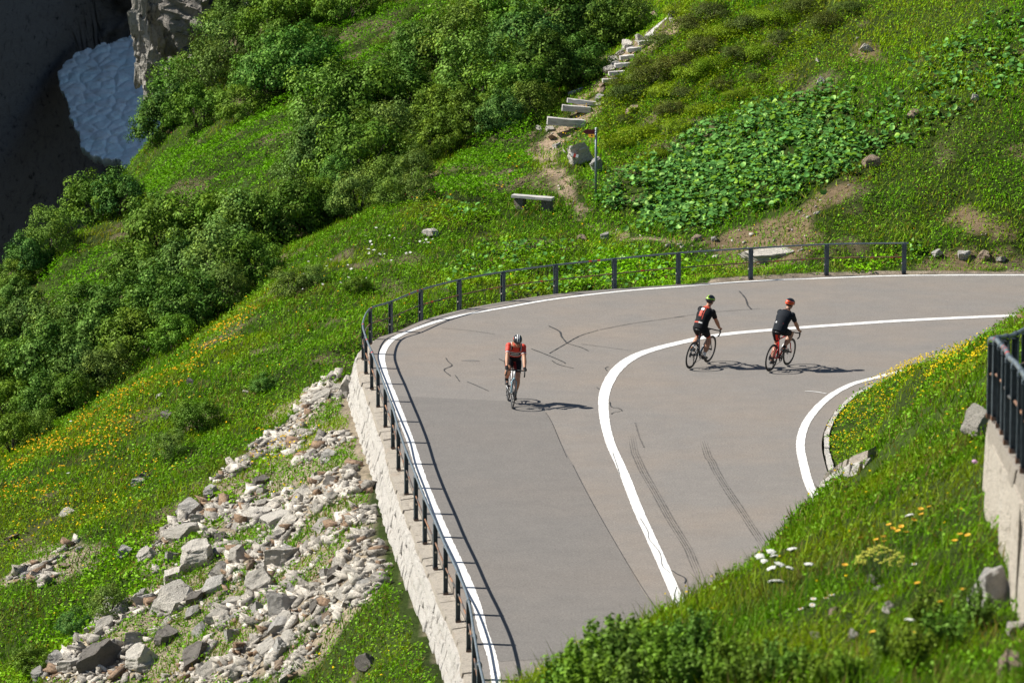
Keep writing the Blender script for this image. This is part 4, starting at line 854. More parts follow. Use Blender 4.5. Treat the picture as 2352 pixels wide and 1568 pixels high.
# rubble between the rocks: too many to count
X, Y, Z, px, py = prepare(120000, 60, 106, .2); k = zone(px, py, Z_SCREE) & (fbm(X/1.4, Y/1.4, 91, 3) < .57); k |= zone(px, py, Z_DIRT+Z_PATH) & (rng.random(len(X)) < .05)
X2, Y2, Z2, px2, py2 = prepare(40000, 106, 140, .2); k2 = zone(px2, py2, Z_DIRT+Z_PATH) & (rng.random(len(X2)) < .25)
X, Y, Z = np.r_[X[k], X2[k2]], np.r_[Y[k], Y2[k2]], np.r_[Z[k], Z2[k2]]; n = len(X)
oct_ = np.array([(-1, -1, -1), (1, -1, -1), (1, 1, -1), (-1, 1, -1), (-1, -1, 1), (1, -1, 1), (1, 1, 1), (-1, 1, 1)])*.75; tri = np.array([(0, 2, 1), (0, 3, 2), (4, 5, 6), (4, 6, 7), (0, 1, 5), (0, 5, 4), (1, 2, 6), (1, 6, 5), (2, 3, 7), (2, 7, 6), (3, 0, 4), (3, 4, 7)])
sz = np.exp(rng.normal(-2.95, .62, n)).clip(.015, .2)*np.where(Y > 106, .55, 1); V = oct_[None]*(1+rng.normal(size=(n, 8, 3))*.34)*sz[:, None, None]*np.array((1.15, .8, .5)); a = rng.random(n)*6.28; ca, sa = np.cos(a)[:, None], np.sin(a)[:, None]
V = np.stack([V[..., 0]*ca-V[..., 1]*sa, V[..., 0]*sa+V[..., 1]*ca, V[..., 2]+V[..., 0]*rng.normal(size=(n, 1))*.4], -1)+np.c_[X, Y, Z+sz*.2][:, None]
cl_ = np.array((.68, .625, .54))*(.45+.65*rng.random((n, 1))); rs = rng.random(n) < .12; cl_[rs] = (.33, .22, .14)
m, nn, b = new_mat('rubble'); at = N(nn, 'ShaderNodeAttribute'); at.attribute_name = 'tint'; f = noise_node(nn, 30, 4, .7); fr = ramp(nn, f.outputs[0], [(.3, (.65, .65, .65)), (.6, (1.1, 1.1, 1.1))]); big_ = noise_node(nn, 9, 6, .75); bigr = ramp(nn, big_.outputs[0], [(.36, (.25, .24, .22)), (.5, (1, 1, 1))]); nn.links.new(mix(nn, mix(nn, at.outputs['Color'], bigr.outputs[0], 1.0, 'MULTIPLY'), fr.outputs[0], 1.0, 'MULTIPLY'), b.inputs['Base Color']); bump(nn, b, big_.outputs[0], 1.0, .06); b.inputs['Roughness'].default_value = .9
tag(link('scree_rubble', np_mesh('scree_rubble', V.reshape(-1, 3), 3, m, np.repeat(cl_, 8, 0), (np.arange(n)[:, None, None]*8+tri[None]).reshape(-1, 3))), kind='stuff')
# single rocks elsewhere
for x, y, w_, t_, lab, kw in [(990, 534, 36, 'pale', 'white boulder in the meadow left of the stone bench', {}), (1335, 545, 26, 'rust', 'reddish broken rock below the path end', {}), (1391, 541, 28, 'grey', 'grey stone right of the path end', {}), (1172, 394, 22, 'rust', 'pinkish rock on the green knoll', {}),
        (1885, 187, 24, 'pale', 'small white stone on the upper right hillside', {}), (1990, 115, 28, 'pale', 'cream stone beside the eroded patch at the top right', {}), (1879, 143, 14, 'pale', 'tiny white stone above the big leaved plants', {}), (2001, 372, 44, 'rust', 'tan stone at the lower edge of the big leaved plants', {}),
        (1451, 252, 32, 'rust', 'tan rock in the bushes right of the steps', {}), (2030, 690, 1, 'pale', None, {}), (2200, 250, 18, 'pale', 'white stone at the top edge of the grass shoulder', {}), (2240, 228, 22, 'grey', 'grey stone at the top edge of the grass shoulder', {}), (2100, 258, 40, 'rust', 'flat tan stone along the top of the grass shoulder', {'tall': .5}),
        (1600, 548, 26, 'rust', 'reddish stone at the bottom of the big leaved plants', {}), (1640, 552, 20, 'grey', 'grey stone among rubble behind the railing', {}), (2215, 590, 30, 'grey', 'grey stone in the washed out gravel beside the road', {}), (2260, 588, 34, 'rust', 'brown stone in the washed out gravel beside the road', {}), (2150, 585, 30, 'grey', 'flat grey rock at the bank foot beyond the railing end', {}),
        (2300, 600, 22, 'pale', 'pale stone at the gravel edge near the right side', {}), (320, 1105, 36, 'grey', 'grey blue stone in the flower meadow', {}), (382, 950, 34, 'dark', 'layered dark stone beside the solitary round shrub', {'tall': .6}), (365, 912, 22, 'grey', 'grey stone above the layered dark stone', {}), (435, 878, 24, 'dark', 'brown stone on the yellow flower ridge', {}),
        (565, 900, 16, 'pale', 'white stone left of the small dark shrub', {}), (560, 690, 1, 'pale', None, {}), (665, 715, 9, 'pale', 'tiny white stone on the ridge below the shrub', {}), (480, 1135, 34, 'grey', 'grey block in grass above the rockfall', {}), (150, 1170, 46, 'pale', 'long pale slab lying in the left meadow', {'tall': .4}), (25, 1232, 40, 'rust', 'pale pink slab at the left photo edge', {'tall': .5}),
        (2009, 1331, 34, 'pale', 'white rock in the near grass slope', {}), (2022, 1352, 26, 'pale', 'white rock just below the other white rock', {}), (2040, 1399, 40, 'pale', 'white stone in the hollow of the near slope', {}), (1876, 1457, 30, 'pale', 'white stone at the edge of the near bush', {}), (1960, 1462, 40, 'grey', 'grey stone in the dark hollow near the bottom', {}), (1915, 1400, 36, 'rust', 'tan earth covered stone on the near slope', {}),
        (2270, 1370, 105, 'grey', 'big grey and brown boulder against the upper road wall', {'tall': 1.5}), (2335, 1440, 60, 'pale', 'white stone under the big boulder by the wall', {}), (2320, 1530, 70, 'rust', 'rusty rock at the bottom of the upper road wall', {'tall': 1.5}),
        (2256, 985, 74, 'pale', 'white and tan end block of the upper road wall', {'tall': 1.6}), (2200, 768, 16, 'grey', 'grey stone on the dry shoulder above the flower bank', {}), (2215, 764, 14, 'pale', 'pale stone on the dry shoulder above the flower bank', {})]:
    if lab: rock(x, y+w_*.3, w_, t_, lab, None, .2, .85, kw.get('tall', .9))
# boulder with the painted trail mark, its neighbour, and the pale bedrock slab
def special(px, Y, size, mat, seed, label, name='boulder', rot=(0, 0, 0)):
    o = link(name, rock_mesh(seed, mat, (1, .8, 1), 8, 4, .06)); o.location = P(*px, Y); o.scale = size; o.rotation_euler = rot; return tag(o, label, 'boulder')
gt = ground(1322, 384); tb = special((1329, 356), gt.y+.25, (.62, .45, .5), M['rock_pale'], 71, 'pale boulder with a white and red painted trail mark beside the path', rot=(.3, -.5, .2))
bpy.context.view_layer.update()
m_ = MB(); R_ = Euler((-1.2, 0, .0)).to_matrix()
tm = MB(); wdt = .075
for k, mi in ((-1, 0), (0, 1), (1, 0)): tm.add([(k*wdt-wdt/2, -.05, 0), (k*wdt+wdt/2, -.05, 0), (k*wdt+wdt/2, .05, 0), (k*wdt-wdt/2, .05, 0), (k*wdt-wdt/2, -.05, -.09), (k*wdt+wdt/2, -.05, -.09), (k*wdt+wdt/2, .05, -.09), (k*wdt-wdt/2, .05, -.09)], [(0, 1, 2, 3), (7, 6, 5, 4), (0, 4, 5, 1), (1, 5, 6, 2), (2, 6, 7, 3), (3, 7, 4, 0)], mi)
mk = tm.build('trail_mark', [plain('white_blaze', (.78, .78, .75), .8), M['red_paint']]); mw = Matrix.Translation(P(1320, 357, gt.y-.14)) @ Euler((1.2, .25, 0)).to_matrix().to_4x4()
mk.parent = tb; mk.matrix_parent_inverse = tb.matrix_world.inverted(); mk.matrix_world = mw
gn = ground(1366, 400); special((1370, 379), gn.y+.15, (.30, .3, .36), M['rock_grey'], 73, 'grey leaning boulder behind the signpost pole', rot=(.2, -.6, 0))
gs = ground(1765, 612); o = special((1765, 603), gs.y+.5, (1.0, .7, .26), M['rock_pale'], 75, 'wide flat white rock slab behind the railing', 'rock_slab', (.25, 0, 0))
o.location.z = float(height(o.location.x, o.location.y))+.03
gw = [ground(1905, 1112), ground(1950, 1085), ground(2012, 1052)]     # low stone edge beside the kerb
lw = empty('low_stone_wall', (0, 0, 0), 'short low rough stone edging between kerb and flower bank', 'wall'); pth = catmull([p+Vector((0, 0, .2)) for p in gw], .2)
stone_wall(pth, -1, lambda p: .62, .12, .12, .1, 2, .4, lw, 31, .14)

# ------------------------------------------------------------------ timber steps, bench, signpost
def beam(name, a, b, hgt, dep, label, jit=.012, cat='step', mat=None):
    d = (b-a); L = d.length; d.normalize(); s = Vector((-d.y, d.x, 0)).normalized(); u = d.cross(s); R = Matrix((d, s, u)).transposed(); m = MB(); nseg = 5; rr_ = random.Random(int(L*1000))
    vs = []
    for i in range(nseg+1):
        x = -L/2+L*i/nseg
        for (yy, zz) in ((-dep/2, -hgt/2), (dep/2, -hgt/2), (dep/2, hgt/2), (-dep/2, hgt/2)): vs.append((x, yy+rr_.uniform(-jit, jit), zz+rr_.uniform(-jit, jit)))
    fs = [(0, 3, 2, 1), (nseg*4, nseg*4+1, nseg*4+2, nseg*4+3)]
    for i in range(nseg):
        for k in range(4): k2 = (k+1) % 4; fs.append((i*4+k, i*4+k2, (i+1)*4+k2, (i+1)*4+k))
    o = m.add(vs, fs).build(name, mat or M['timber']); o.location = (a+b)/2; o.rotation_euler = R.to_euler(); return tag(o, label, cat)
def stepbeam(pa, pb, hpx, dep, label, k=0):
    ga = ground(*pa); gb = ground(*pb); Y_ = min(ga.y, gb.y); h = hpx/FPX*Y_
    beam('timber_step', P(pa[0], pa[1]-hpx*.35, Y_), P(pb[0], pb[1]-hpx*.35, Y_+.05), h*1.05, dep*1.5, label)
stepbeam((1257, 283), (1344, 290), 16, .26, 'lowest and thickest timber step of the hillside path'); stepbeam((1291, 252), (1356, 257), 13, .18, 'second timber step from the bottom'); stepbeam((1303, 234), (1369, 242), 9, .18, 'third timber step from the bottom')
for i_, (x0_, x1_, y0_) in enumerate([(1384, 1420, 183), (1398, 1436, 166), (1412, 1446, 148), (1424, 1456, 130), (1440, 1472, 112), (1466, 1498, 96)]):
    stepbeam((x0_, y0_+6), (x1_, y0_+3), 8, .22, ['lowest', 'second', 'third', 'fourth', 'fifth', 'highest'][i_]+' of the narrow weathered steps above the slanting log')
ga = ground(1308, 222); beam('timber_log', P(1308, 217, ga.y), P(1387, 190, ga.y+1.2), .14, .13, 'long slanting log edging the path above the steps', cat='log')
ga = ground(1490, 92); beam('timber_log', P(1490, 87, ga.y), P(1543, 44, ga.y+1.7), .16, .3, 'long grey plank edging the path near the photo top', cat='plank'); ga = ground(1548, 36); beam('timber_step', P(1535, 31, ga.y), P(1562, 33, ga.y), .14, .2, 'topmost small timber step at the photo top')
for x, y, w_, t_, lab in [(1400, 172, 40, 'pale', 'flat stone slab beside the path above the log'), (1418, 160, 34, 'pale', 'pale stone slab higher beside the path'), (1385, 200, 26, 'rust', 'tan stone where the log ends'), (1383, 215, 24, 'rust', 'tan stone on the path edge by the steps'), (1375, 232, 24, 'grey', 'upright grey stone beside the second step'),
                           (1425, 128, 28, 'pale', 'pale stone halfway up the path'), (1440, 113, 40, 'pale', 'white boulder beside the upper path'), (1240, 303, 22, 'pale', 'white stone left of the path'), (1262, 303, 26, 'pale', 'white flat stone in the path below the steps'), (1505, 38, 24, 'rust', 'rusty stone beside the top step'),
                           (1268, 322, 26, 'rust', 'flat tan stone on the dirt path'), (1280, 340, 24, 'grey', 'grey stone on the dirt path'), (1255, 375, 24, 'rust', 'tan stone low on the dirt path'), (1545, 52, 20, 'pale', 'pale stone by the grey plank'), (1408, 145, 34, 'pale', 'broad pale stone step of the upper path'), (1450, 122, 30, 'pale', 'flat pale stone step under the white boulder'), (1472, 98, 30, 'pale', 'pale stone step at the lower end of the grey plank'), (1378, 248, 20, 'pale', 'small pale stone right of the second step')]:
    rock(x, y, w_, t_, lab, None, .2, .8, .7)
M['bench_stone'] = rock_mat('bench_leg_stone', (.30, .26, .22), (.13, .115, .10), (.22, .2, .14), .05, 2)
gb0, gb1 = ground(1192, 479), ground(1252, 489); bY = (gb0.y+gb1.y)/2
bench = empty('bench', P(1222, 484, bY), 'weathered plank bench on two stone blocks in front of the hillside path', 'bench'); bo = bench.location
sa, sb = P(1177.5, 449.5, bY+.1), P(1270, 456.5, bY-.25); d = (sb-sa); s_ = Vector((-d.y, d.x, 0)).normalized()
bm_ = beam('seat', sa-bo, sb-bo, .075, .36, None, .006, None); bm_.parent = bench
for pxx, gy in ((1193, 479), (1252, 489)):
    t = (pxx-1177.5)/92.5; top_ = sa.lerp(sb, t)-bo; zb_ = P(pxx, gy, bY).z-bo.z-.15; m = MB(); yaw_ = math.atan2(d.y, d.x)
    m.box((0, 0, 0), (.28, .26, top_.z-.037-zb_), None, 0, .014); o = m.build('leg', M['bench_stone'], bench); o.location = (top_.x+(.06 if pxx > 1200 else .03), top_.y, (top_.z-.037+zb_)/2); o.rotation_euler = (0, 0, yaw_-.15)
gp = ground(1368.5, 453); sp = empty('trail_signpost', gp, 'grey metal trail signpost with dark red arrow and small yellow sign', 'signpost'); pole = P(1368.5, 295, gp.y).z-gp.z
M['pole'] = plain('sign_pole', (.17, .21, .235), .5, .4, .1); M['pole_cap'] = plain('pole_cap', (.6, .62, .62), .5); M['maroon'] = plain('red_arrow_sign', (.20, .018, .028), .5); M['ysign'] = plain('yellow_sign', (.65, .34, .02), .5); M['black'] = plain('black_print', (.02, .02, .02), .6)
MB().tube([(0, 0, -.1), (0, 0, pole)], .034, 12).build('pole', M['pole'], sp, True); MB().ball((0, 0, pole), (.038, .038, .026), 10, 6).build('pole_cap', M['pole_cap'], sp, True)
def plate(pts, th, y): 
    n = len(pts); return [(x, y-th/2, z) for x, z in pts]+[(x, y+th/2, z) for x, z in pts], [tuple(range(n)), tuple(range(n, 2*n))[::-1]]+[(i, i+n, (i+1) % n+n, (i+1) % n) for i in range(n)]
u = gp.y/FPX; MB().add(*plate([(-.03, pole-.025), (-.31, pole-.025), (-.40, pole-.10), (-.31, pole-.17), (-.03, pole-.17)], .012, -.045)).build('arrow_sign', M['maroon'], sp)
ys = MB().add(*plate([(-.03, pole-.175), (-.21, pole-.175), (-.24, pole-.215), (-.21, pole-.275), (-.03, pole-.275)], .012, -.045)).build('yellow_sign', M['ysign'], sp); ys.rotation_euler = (0, 0, -.45)
MB().box((-.12, -.0535, pole-.215), (.045, .004, .04)).build('symbol', M['black'], ys); cl = MB()
for zz in (.06, .13, .2, .25): cl.tube([(0, 0, pole-zz-.008), (0, 0, pole-zz+.008)], .039, 10)
cl.build('clamp', M['pole'], sp)

# ------------------------------------------------------------------ snow patch, crag and the shaded gorge
def worley(x, y, s):
    ix, iy = np.floor(x).astype(np.int64), np.floor(y).astype(np.int64); d1 = np.full(x.shape, 9.); d2 = d1.copy()
    for dx in (-1, 0, 1):
        for dy in (-1, 0, 1):
            cx, cy = ix+dx, iy+dy; ex = cx+hash2(cx, cy, s)-x; ey = cy+hash2(cx, cy, s+9)-y; d = ex*ex+ey*ey; m = d < d1; d2 = np.where(m, d1, np.minimum(d2, d)); d1 = np.where(m, d, d1)
    return np.sqrt(d1), np.sqrt(d2)
SNOW = [(128, 170), (150, 140), (170, 122), (195, 113), (215, 112), (240, 103), (262, 98), (278, 88), (300, 84), (350, 92), (385, 200), (400, 300), (420, 420), (330, 440), (270, 372), (235, 366), (205, 358), (190, 345), (172, 300), (160, 262), (145, 220)]
na, nb = 190, 230; gx, gy = np.meshgrid(np.linspace(115, 430, na), np.linspace(75, 450, nb)); Yd = 212+27*(370-gy)/290
wx, wy = (fbm(gx/60, gy/60, 5)-.5)*30, (fbm(gx/60, gy/60, 15)-.5)*22
d1, d2 = worley((gx+wx)/37+gy*.004, (gy+wy+gx*.18)/19, 3); cup = np.minimum(d2-d1, .55)/.55; cup = cup**.5
pos = np.array([P(a, b, c) for a, b, c in zip(gx.ravel(), gy.ravel(), Yd.ravel())]).reshape(nb, na, 3)
cup = cup*(.35+1.1*fbm(gx/45, gy/45, 18)); pos[..., 2] += .13*cup+.35*(fbm(gx/70, gy/70, 8)-.5); pos[..., 1] -= .08*cup
msk = inpoly(gx+(fbm(gx/16, gy/16, 2)-.5)*20, gy+(fbm(gx/16, gy/16, 12)-.5)*18, SNOW); ids = np.arange(nb*na).reshape(nb, na)
fm = msk[:-1, :-1] & msk[1:, :-1] & msk[:-1, 1:] & msk[1:, 1:]; q = np.stack([ids[:-1, :-1], ids[1:, :-1], ids[1:, 1:], ids[:-1, 1:]], -1)[fm]
bm = bmesh.new(); me = np_mesh('snow', pos.reshape(-1, 3), 4, None, None, q, True); bm.from_mesh(me); bmesh.ops.delete(bm, geom=[v for v in bm.verts if not v.link_faces], context='VERTS')
be = [e for e in bm.edges if e.is_boundary]; r = bmesh.ops.extrude_edge_only(bm, edges=be)
for v in [g for g in r['geom'] if isinstance(g, bmesh.types.BMVert)]: v.co += Vector((.05, 1.0, -.55))
bm.to_mesh(me); bm.free()
m, nn, b = new_mat('old_snow'); t = noise_node(nn, .5, 6, .65); t2 = noise_node(nn, 6, 4, .6); r = ramp(nn, t.outputs[0], [(.35, (.78, .97, .93)), (.6, (.86, .90, .86)), (.75, (.78, .97, .93))]); r2 = ramp(nn, t2.outputs[0], [(.3, (.88, .88, .88)), (.6, (1, 1, 1))])
t3 = noise_node(nn, .9, 7, .75, dist=1.5); r3 = ramp(nn, t3.outputs[0], [(.52, (1, 1, 1)), (.68, (.72, .66, .58))]); nn.links.new(mix(nn, mix(nn, r.outputs[0], r3.outputs[0], 1.0, 'MULTIPLY'), r2.outputs[0], 1.0, 'MULTIPLY'), b.inputs['Base Color']); b.inputs['Roughness'].default_value = .6; me.materials.append(m); tag(link('snow_patch', me), 'old snow patch with scalloped cups lying in the dark gorge', 'snow', None, 'structure')
# cliff: a curtain of rock behind the snow that bends towards us on the left
cx = np.arange(-46, 4.01, .22); cz_ = np.arange(-34, 17, .22); CXX, CZZ = np.meshgrid(cx, cz_); CZZ = -34+(CZZ+34)*(35+8.5*sstep(-25.5, -27, CXX)*sstep(-33, -31.2, CXX))/51  # unseen tall part at the left is added height to keep sun off the snow
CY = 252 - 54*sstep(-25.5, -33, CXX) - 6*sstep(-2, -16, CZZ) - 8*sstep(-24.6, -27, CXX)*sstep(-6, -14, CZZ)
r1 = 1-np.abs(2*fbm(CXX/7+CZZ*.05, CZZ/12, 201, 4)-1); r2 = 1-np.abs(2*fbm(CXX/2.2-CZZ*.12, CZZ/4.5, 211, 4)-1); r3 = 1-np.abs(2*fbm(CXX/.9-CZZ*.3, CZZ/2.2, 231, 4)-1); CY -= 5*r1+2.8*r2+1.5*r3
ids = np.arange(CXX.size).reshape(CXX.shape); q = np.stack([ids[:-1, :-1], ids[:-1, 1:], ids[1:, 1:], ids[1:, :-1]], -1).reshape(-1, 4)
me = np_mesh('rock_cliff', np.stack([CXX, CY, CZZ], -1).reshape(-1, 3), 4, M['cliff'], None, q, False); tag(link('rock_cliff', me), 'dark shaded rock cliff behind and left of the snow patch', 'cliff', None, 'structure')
# sunlit crag above the shrubs
crag = empty('rock_crag', P(400, 200, 166), 'grey sunlit crag towering beside the snow patch', 'crag'); c0 = crag.location
for nm, px_, Y_, sz_, sd, rt, mt in [('rock_pillar', (338, 60), 167, (1.0, 1.2, 3.4), 101, (0, .08, .2), 'crag'), ('rock_pillar', (352, 190), 166, (.85, 1.1, 2.1), 102, (0, -.12, 1), 'crag'), ('overhanging_block', (440, 40), 165.5, (1.6, 1.5, 1.6), 103, (.3, .2, 0), 'cragd'),
                                       ('rock_ledge', (412, 170), 165.5, (.95, 1.1, 1.6), 104, (0, .3, 1), 'crag'), ('rock_ledge', (368, 240), 164, (.5, .8, .8), 105, (.2, .2, 2), 'crag'), ('rock_pillar', (385, 90), 168, (.9, 1.0, 2.4), 106, (0, 0, 2), 'crag')]:
    o = link(nm, rock_mesh(sd, M['crag'] if mt == 'crag' else M['rock_dark'], (1, .9, 1), 13, 5, .15), crag); o.location = P(*px_, Y_)-c0; o.scale = sz_; o.rotation_euler = rt
rock(585, 38, 40, 'grey', 'small grey rock standing in the shrubs right of the crag', None, .1, .8, 1.6)

# ------------------------------------------------------------------ bicycles and riders (x forward, y left, z up, rear tyre contact at the origin)
M['tyre'] = plain('tyre_rubber', (.016, .016, .017), .75); M['rim'] = plain('carbon_rim', (.022, .022, .024), .35); M['spoke'] = plain('spokes', (.25, .26, .27), .4, .6)
M['bar_tape'] = plain('bar_tape', (.014, .014, .015), .7); M['chrome'] = plain('silver_metal', (.45, .46, .47), .3, .9); M['carbon'] = plain('black_parts', (.02, .02, .022), .4)
M['skin'] = plain('fair_skin', (.46, .235, .14), .55, 0, .08); M['skin_b'] = plain('tanned_skin', (.38, .19, .115), .55, 0, .08)  # two skin tones, the paler one for the rider in red
M['lycra'] = plain('black_lycra', (.007, .0075, .010), .75, 0, .15, 40, .2); M['navy'] = plain('blue_black_lycra', (.008, .012, .018), .75, 0, .15, 40, .2)
M['jred'] = plain('red_lycra', (.62, .042, .018), .6, 0, .15, 30); M['jorange'] = plain('orange_red_lycra', (.5, .045, .015), .6); M['jwhite'] = plain('white_lycra', (.68, .67, .66), .6); M['jmaroon'] = plain('dark_red_lycra', (.22, .012, .012), .6)
M['lime_p'] = plain('lime_plastic', (.30, .55, .03), .35); M['orange_p'] = plain('orange_red_plastic', (.75, .08, .02), .3, coat=.4); M['black_p'] = plain('black_plastic', (.014, .014, .016), .25, coat=.4); M['white_p'] = plain('white_plastic', (.75, .75, .74), .3)
M['lens'] = plain('dark_lens', (.01, .01, .012), .08); M['frame_red'] = plain('red_frame', (.58, .02, .016), .22, coat=.6); M['frame_blue'] = plain('dark_blue_frame', (.018, .04, .065), .22, coat=.6); M['frame_white'] = plain('white_frame', (.68, .69, .70), .25, coat=.5)
M['cyan'] = plain('pale_blue_paint', (.25, .42, .48), .3); M['hair'] = plain('dark_hair', (.03, .02, .015), .8); M['lip'] = plain('lips', (.35, .12, .09), .6)
WB, WR = .99, .338; BB = Vector((.42, 0, .275)); CR = .1725
def arc_pts(c, r, y=0, n=40): return [(c[0]+r*math.cos(6.2832*k/n), y, c[1]+r*math.sin(6.2832*k/n)) for k in range(n)]
def make_bike(root, frame_m, fork_m, theta, bottle):
    for cx_ in (0, WB):
        w_ = MB().tube(arc_pts((cx_, WR), WR-.014), .0145, 8, closed=True).build('wheel', M['tyre'], root, True)
        rim = MB().tube(arc_pts((cx_, WR), WR-.040), [(.011, .026)]*40, 8, side=(0, 1, 0), closed=True).build('rim', M['rim'], w_, True)
        sp = MB()
        for k in range(24):
            a = 6.2832*k/24; a2 = a+(.5 if k % 2 else -.5); y = .03 if k % 4 < 2 else -.03
            sp.tube([(cx_+.022*math.cos(a2), y, WR+.022*math.sin(a2)), (cx_+.29*math.cos(a), 0, WR+.29*math.sin(a))], .0012, 4)
        sp.build('spokes', M['spoke'], w_); MB().tube([(cx_, -.055, WR), (cx_, .055, WR)], .02, 10).build('hub', M['carbon'], w_, True)
        MB().tube([(cx_, .045, WR), (cx_, .048, WR)], .075, 20).build('brake_disc', M['spoke'], w_)
    f = MB(); st = Vector((.245, 0, .80)); h1 = Vector((.765, 0, .825)); h0 = Vector((.80, 0, .70))
    f.tube([BB, st], .0165, 10).tube([st-Vector((-.01, 0, .04)), h1-Vector((0, 0, .035))], [.016, .019], 10).tube([BB, h0], [.025, .021], 10).tube([h0-Vector((-.01, 0, .03)), h1], .023, 10).tube([BB-Vector((0, .045, 0)), BB+Vector((0, .045, 0))], .026, 10)
    for s in (-1, 1):
        f.tube([BB+Vector((-.03, s*.03, 0)), (.2, s*.05, .31), (0, s*.066, WR)], [.014, .012, .010], 8); f.tube([(.268, s*.02, .68), (.17, s*.042, .53), (0, s*.066, WR)], [.010, .009, .008], 8)
    f.build('frame', frame_m, root, True); fk = MB().tube([h0-Vector((-.01, 0, .03)), h0-Vector((-.025, 0, .06))], .026, 10)
    for s in (-1, 1): fk.tube([h0+Vector((.022, s*.02, -.05)), h0+Vector((.05, s*.055, -.12)), (.895, s*.055, .48), (WB, s*.055, WR)], [.016, .016, .013, .009], 8)
    fk.build('fork', fork_m, root, True)
    hb = MB().tube([h1, h1+Vector((-.008, 0, .045))], .018, 8).tube([h1+Vector((-.006, 0, .03)), (.87, 0, .865)], .016, 8)
    for s in (-1, 1): hb.tube([(.87, 0, .865), (.872, s*.15, .865), (.885, s*.195, .866), (.94, s*.205, .862), (.975, s*.208, .83), (.972, s*.212, .775), (.93, s*.216, .738), (.86, s*.218, .735)], [.015, .0145, .0145, .016, .016, .0155, .0155, .0155], 8)
    hbo = hb.build('handlebar', M['bar_tape'], root, True)
    for s in (-1, 1):
        lv = MB().tube([(.935, s*.205, .866), (.985, s*.207, .878), (1.012, s*.207, .915)], [.018, .019, .014], 8).tube([(1.0, s*.208, .885), (1.012, s*.212, .83), (.995, s*.216, .775)], [.009, .007, .006], 6); lv.build('brake_lever', M['carbon'], hbo, True)
    MB().tube([st-Vector((-.02, 0, .08)), (.215, 0, .935)], .0137, 8).build('seatpost', M['carbon'], root, True)
    sd = MB().tube([(.085, 0, .955), (.13, 0, .96), (.20, 0, .957), (.28, 0, .955), (.345, 0, .945)], [(.06, .014), (.07, .018), (.05, .018), (.025, .017), (.014, .012)], 10, side=(0, 1, 0)).tube([(.12, -.02, .94), (.27, -.02, .935)], .004, 4).tube([(.12, .02, .94), (.27, .02, .935)], .004, 4); sd.build('saddle', M['carbon'], root, True)
    pr = BB+Vector((CR*math.cos(theta), 0, CR*math.sin(theta))); pl = BB-Vector((CR*math.cos(theta), 0, CR*math.sin(theta))); ck = MB()
    ck.tube([BB+Vector((0, -.06, 0)), pr+Vector((0, -.075, 0))], .012, 8).tube([BB+Vector((0, .06, 0)), pl+Vector((0, .075, 0))], .012, 8).tube([BB+Vector((0, -.07, 0)), BB+Vector((0, .07, 0))], .016, 8); cko = ck.build('crankset', M['carbon'], root, True)
    MB().tube(arc_pts((BB.x, BB.z), .092, -.052, 32), .006, 6, closed=True).tube(arc_pts((BB.x, BB.z), .06, -.05, 24), .012, 6, closed=True).build('chainring', M['carbon'], cko, True)
    for p, s in ((pr, -1), (pl, 1)): MB().box(p+Vector((0, s*.115, 0)), (.07, .06, .018)).build('pedal', M['carbon'], cko)
    dr = MB(); 
    for r_, yy in ((.055, -.046), (.045, -.040), (.036, -.034)): dr.tube(arc_pts((0, WR), r_, yy, 20), .004, 5, closed=True)
    dr.tube([(.0, -.055, WR-.03), (.02, -.055, WR-.09)], .012, 6).tube([(.02, -.05, WR-.10), (.03, -.05, WR-.20)], [.010, .008], 6).tube(arc_pts((.02, WR-.10), .022, -.05, 12), .006, 5, closed=True).tube(arc_pts((.03, WR-.2), .022, -.05, 12), .006, 5, closed=True); dr.build('rear_derailleur', M['carbon'], root)
    ch = MB().tube([(0, -.05, WR+.045), (BB.x, -.052, BB.z+.092)], .005, 5).tube([(.035, -.05, WR-.215), (BB.x, -.052, BB.z-.092)], .005, 5); ch.build('chain', M['carbon'], root)
    if bottle:
        a = BB.lerp(h0, .28)+Vector((-.02, 0, .045)); b = BB.lerp(h0, .68)+Vector((-.02, 0, .045)); MB().tube([a, a.lerp(b, .75), a.lerp(b, .85), b], [.036, .036, .02, .018], 10).build('bottle', bottle, root, True)
    return pr, pl
def remesh(mb, name, mats, voxel, smooth=4, parent=None, paint=None):
    """one continuous surface grown over overlapping shapes"""
    me = mb.mesh(name+'_raw', None) if False else bpy.data.meshes.new(name+'_raw')
    me.from_pydata([tuple(v) for v in mb.v], [], mb.f); me.update(); o = bpy.data.objects.new('raw', me); COL.objects.link(o)
    md = o.modifiers.new('r', 'REMESH'); md.mode = 'VOXEL'; md.voxel_size = voxel; md.use_smooth_shade = True
    sm = o.modifiers.new('s', 'SMOOTH'); sm.factor = .5; sm.iterations = smooth
    dg = bpy.context.evaluated_depsgraph_get(); dg.update(); out = bpy.data.meshes.new_from_object(o.evaluated_get(dg)); bpy.data.objects.remove(o); bpy.data.meshes.remove(me)
    out.name = name; out.materials.clear()
    for m in mats: out.materials.append(m)
    n = len(out.polygons); c = np.zeros(n*3); out.polygons.foreach_get('center', c); nn_ = np.zeros(n*3); out.polygons.foreach_get('normal', nn_)
    mi = np.zeros(n, np.int32)
    if paint: mi = paint(c.reshape(-1, 3), nn_.reshape(-1, 3)).astype(np.int32)
    out.polygons.foreach_set('material_index', mi); out.polygons.foreach_set('use_smooth', np.ones(n, bool)); return link(name, out, parent)
def ik(a, b, la, lb, bend):
    d = b-a; L = min(d.length, (la+lb)*.998); u = d.normalized(); x = (la*la-lb*lb+L*L)/(2*L); h = math.sqrt(max(la*la-x*x, 1e-6)); n = (bend-u*bend.dot(u)).normalized(); return a+u*x+n*h
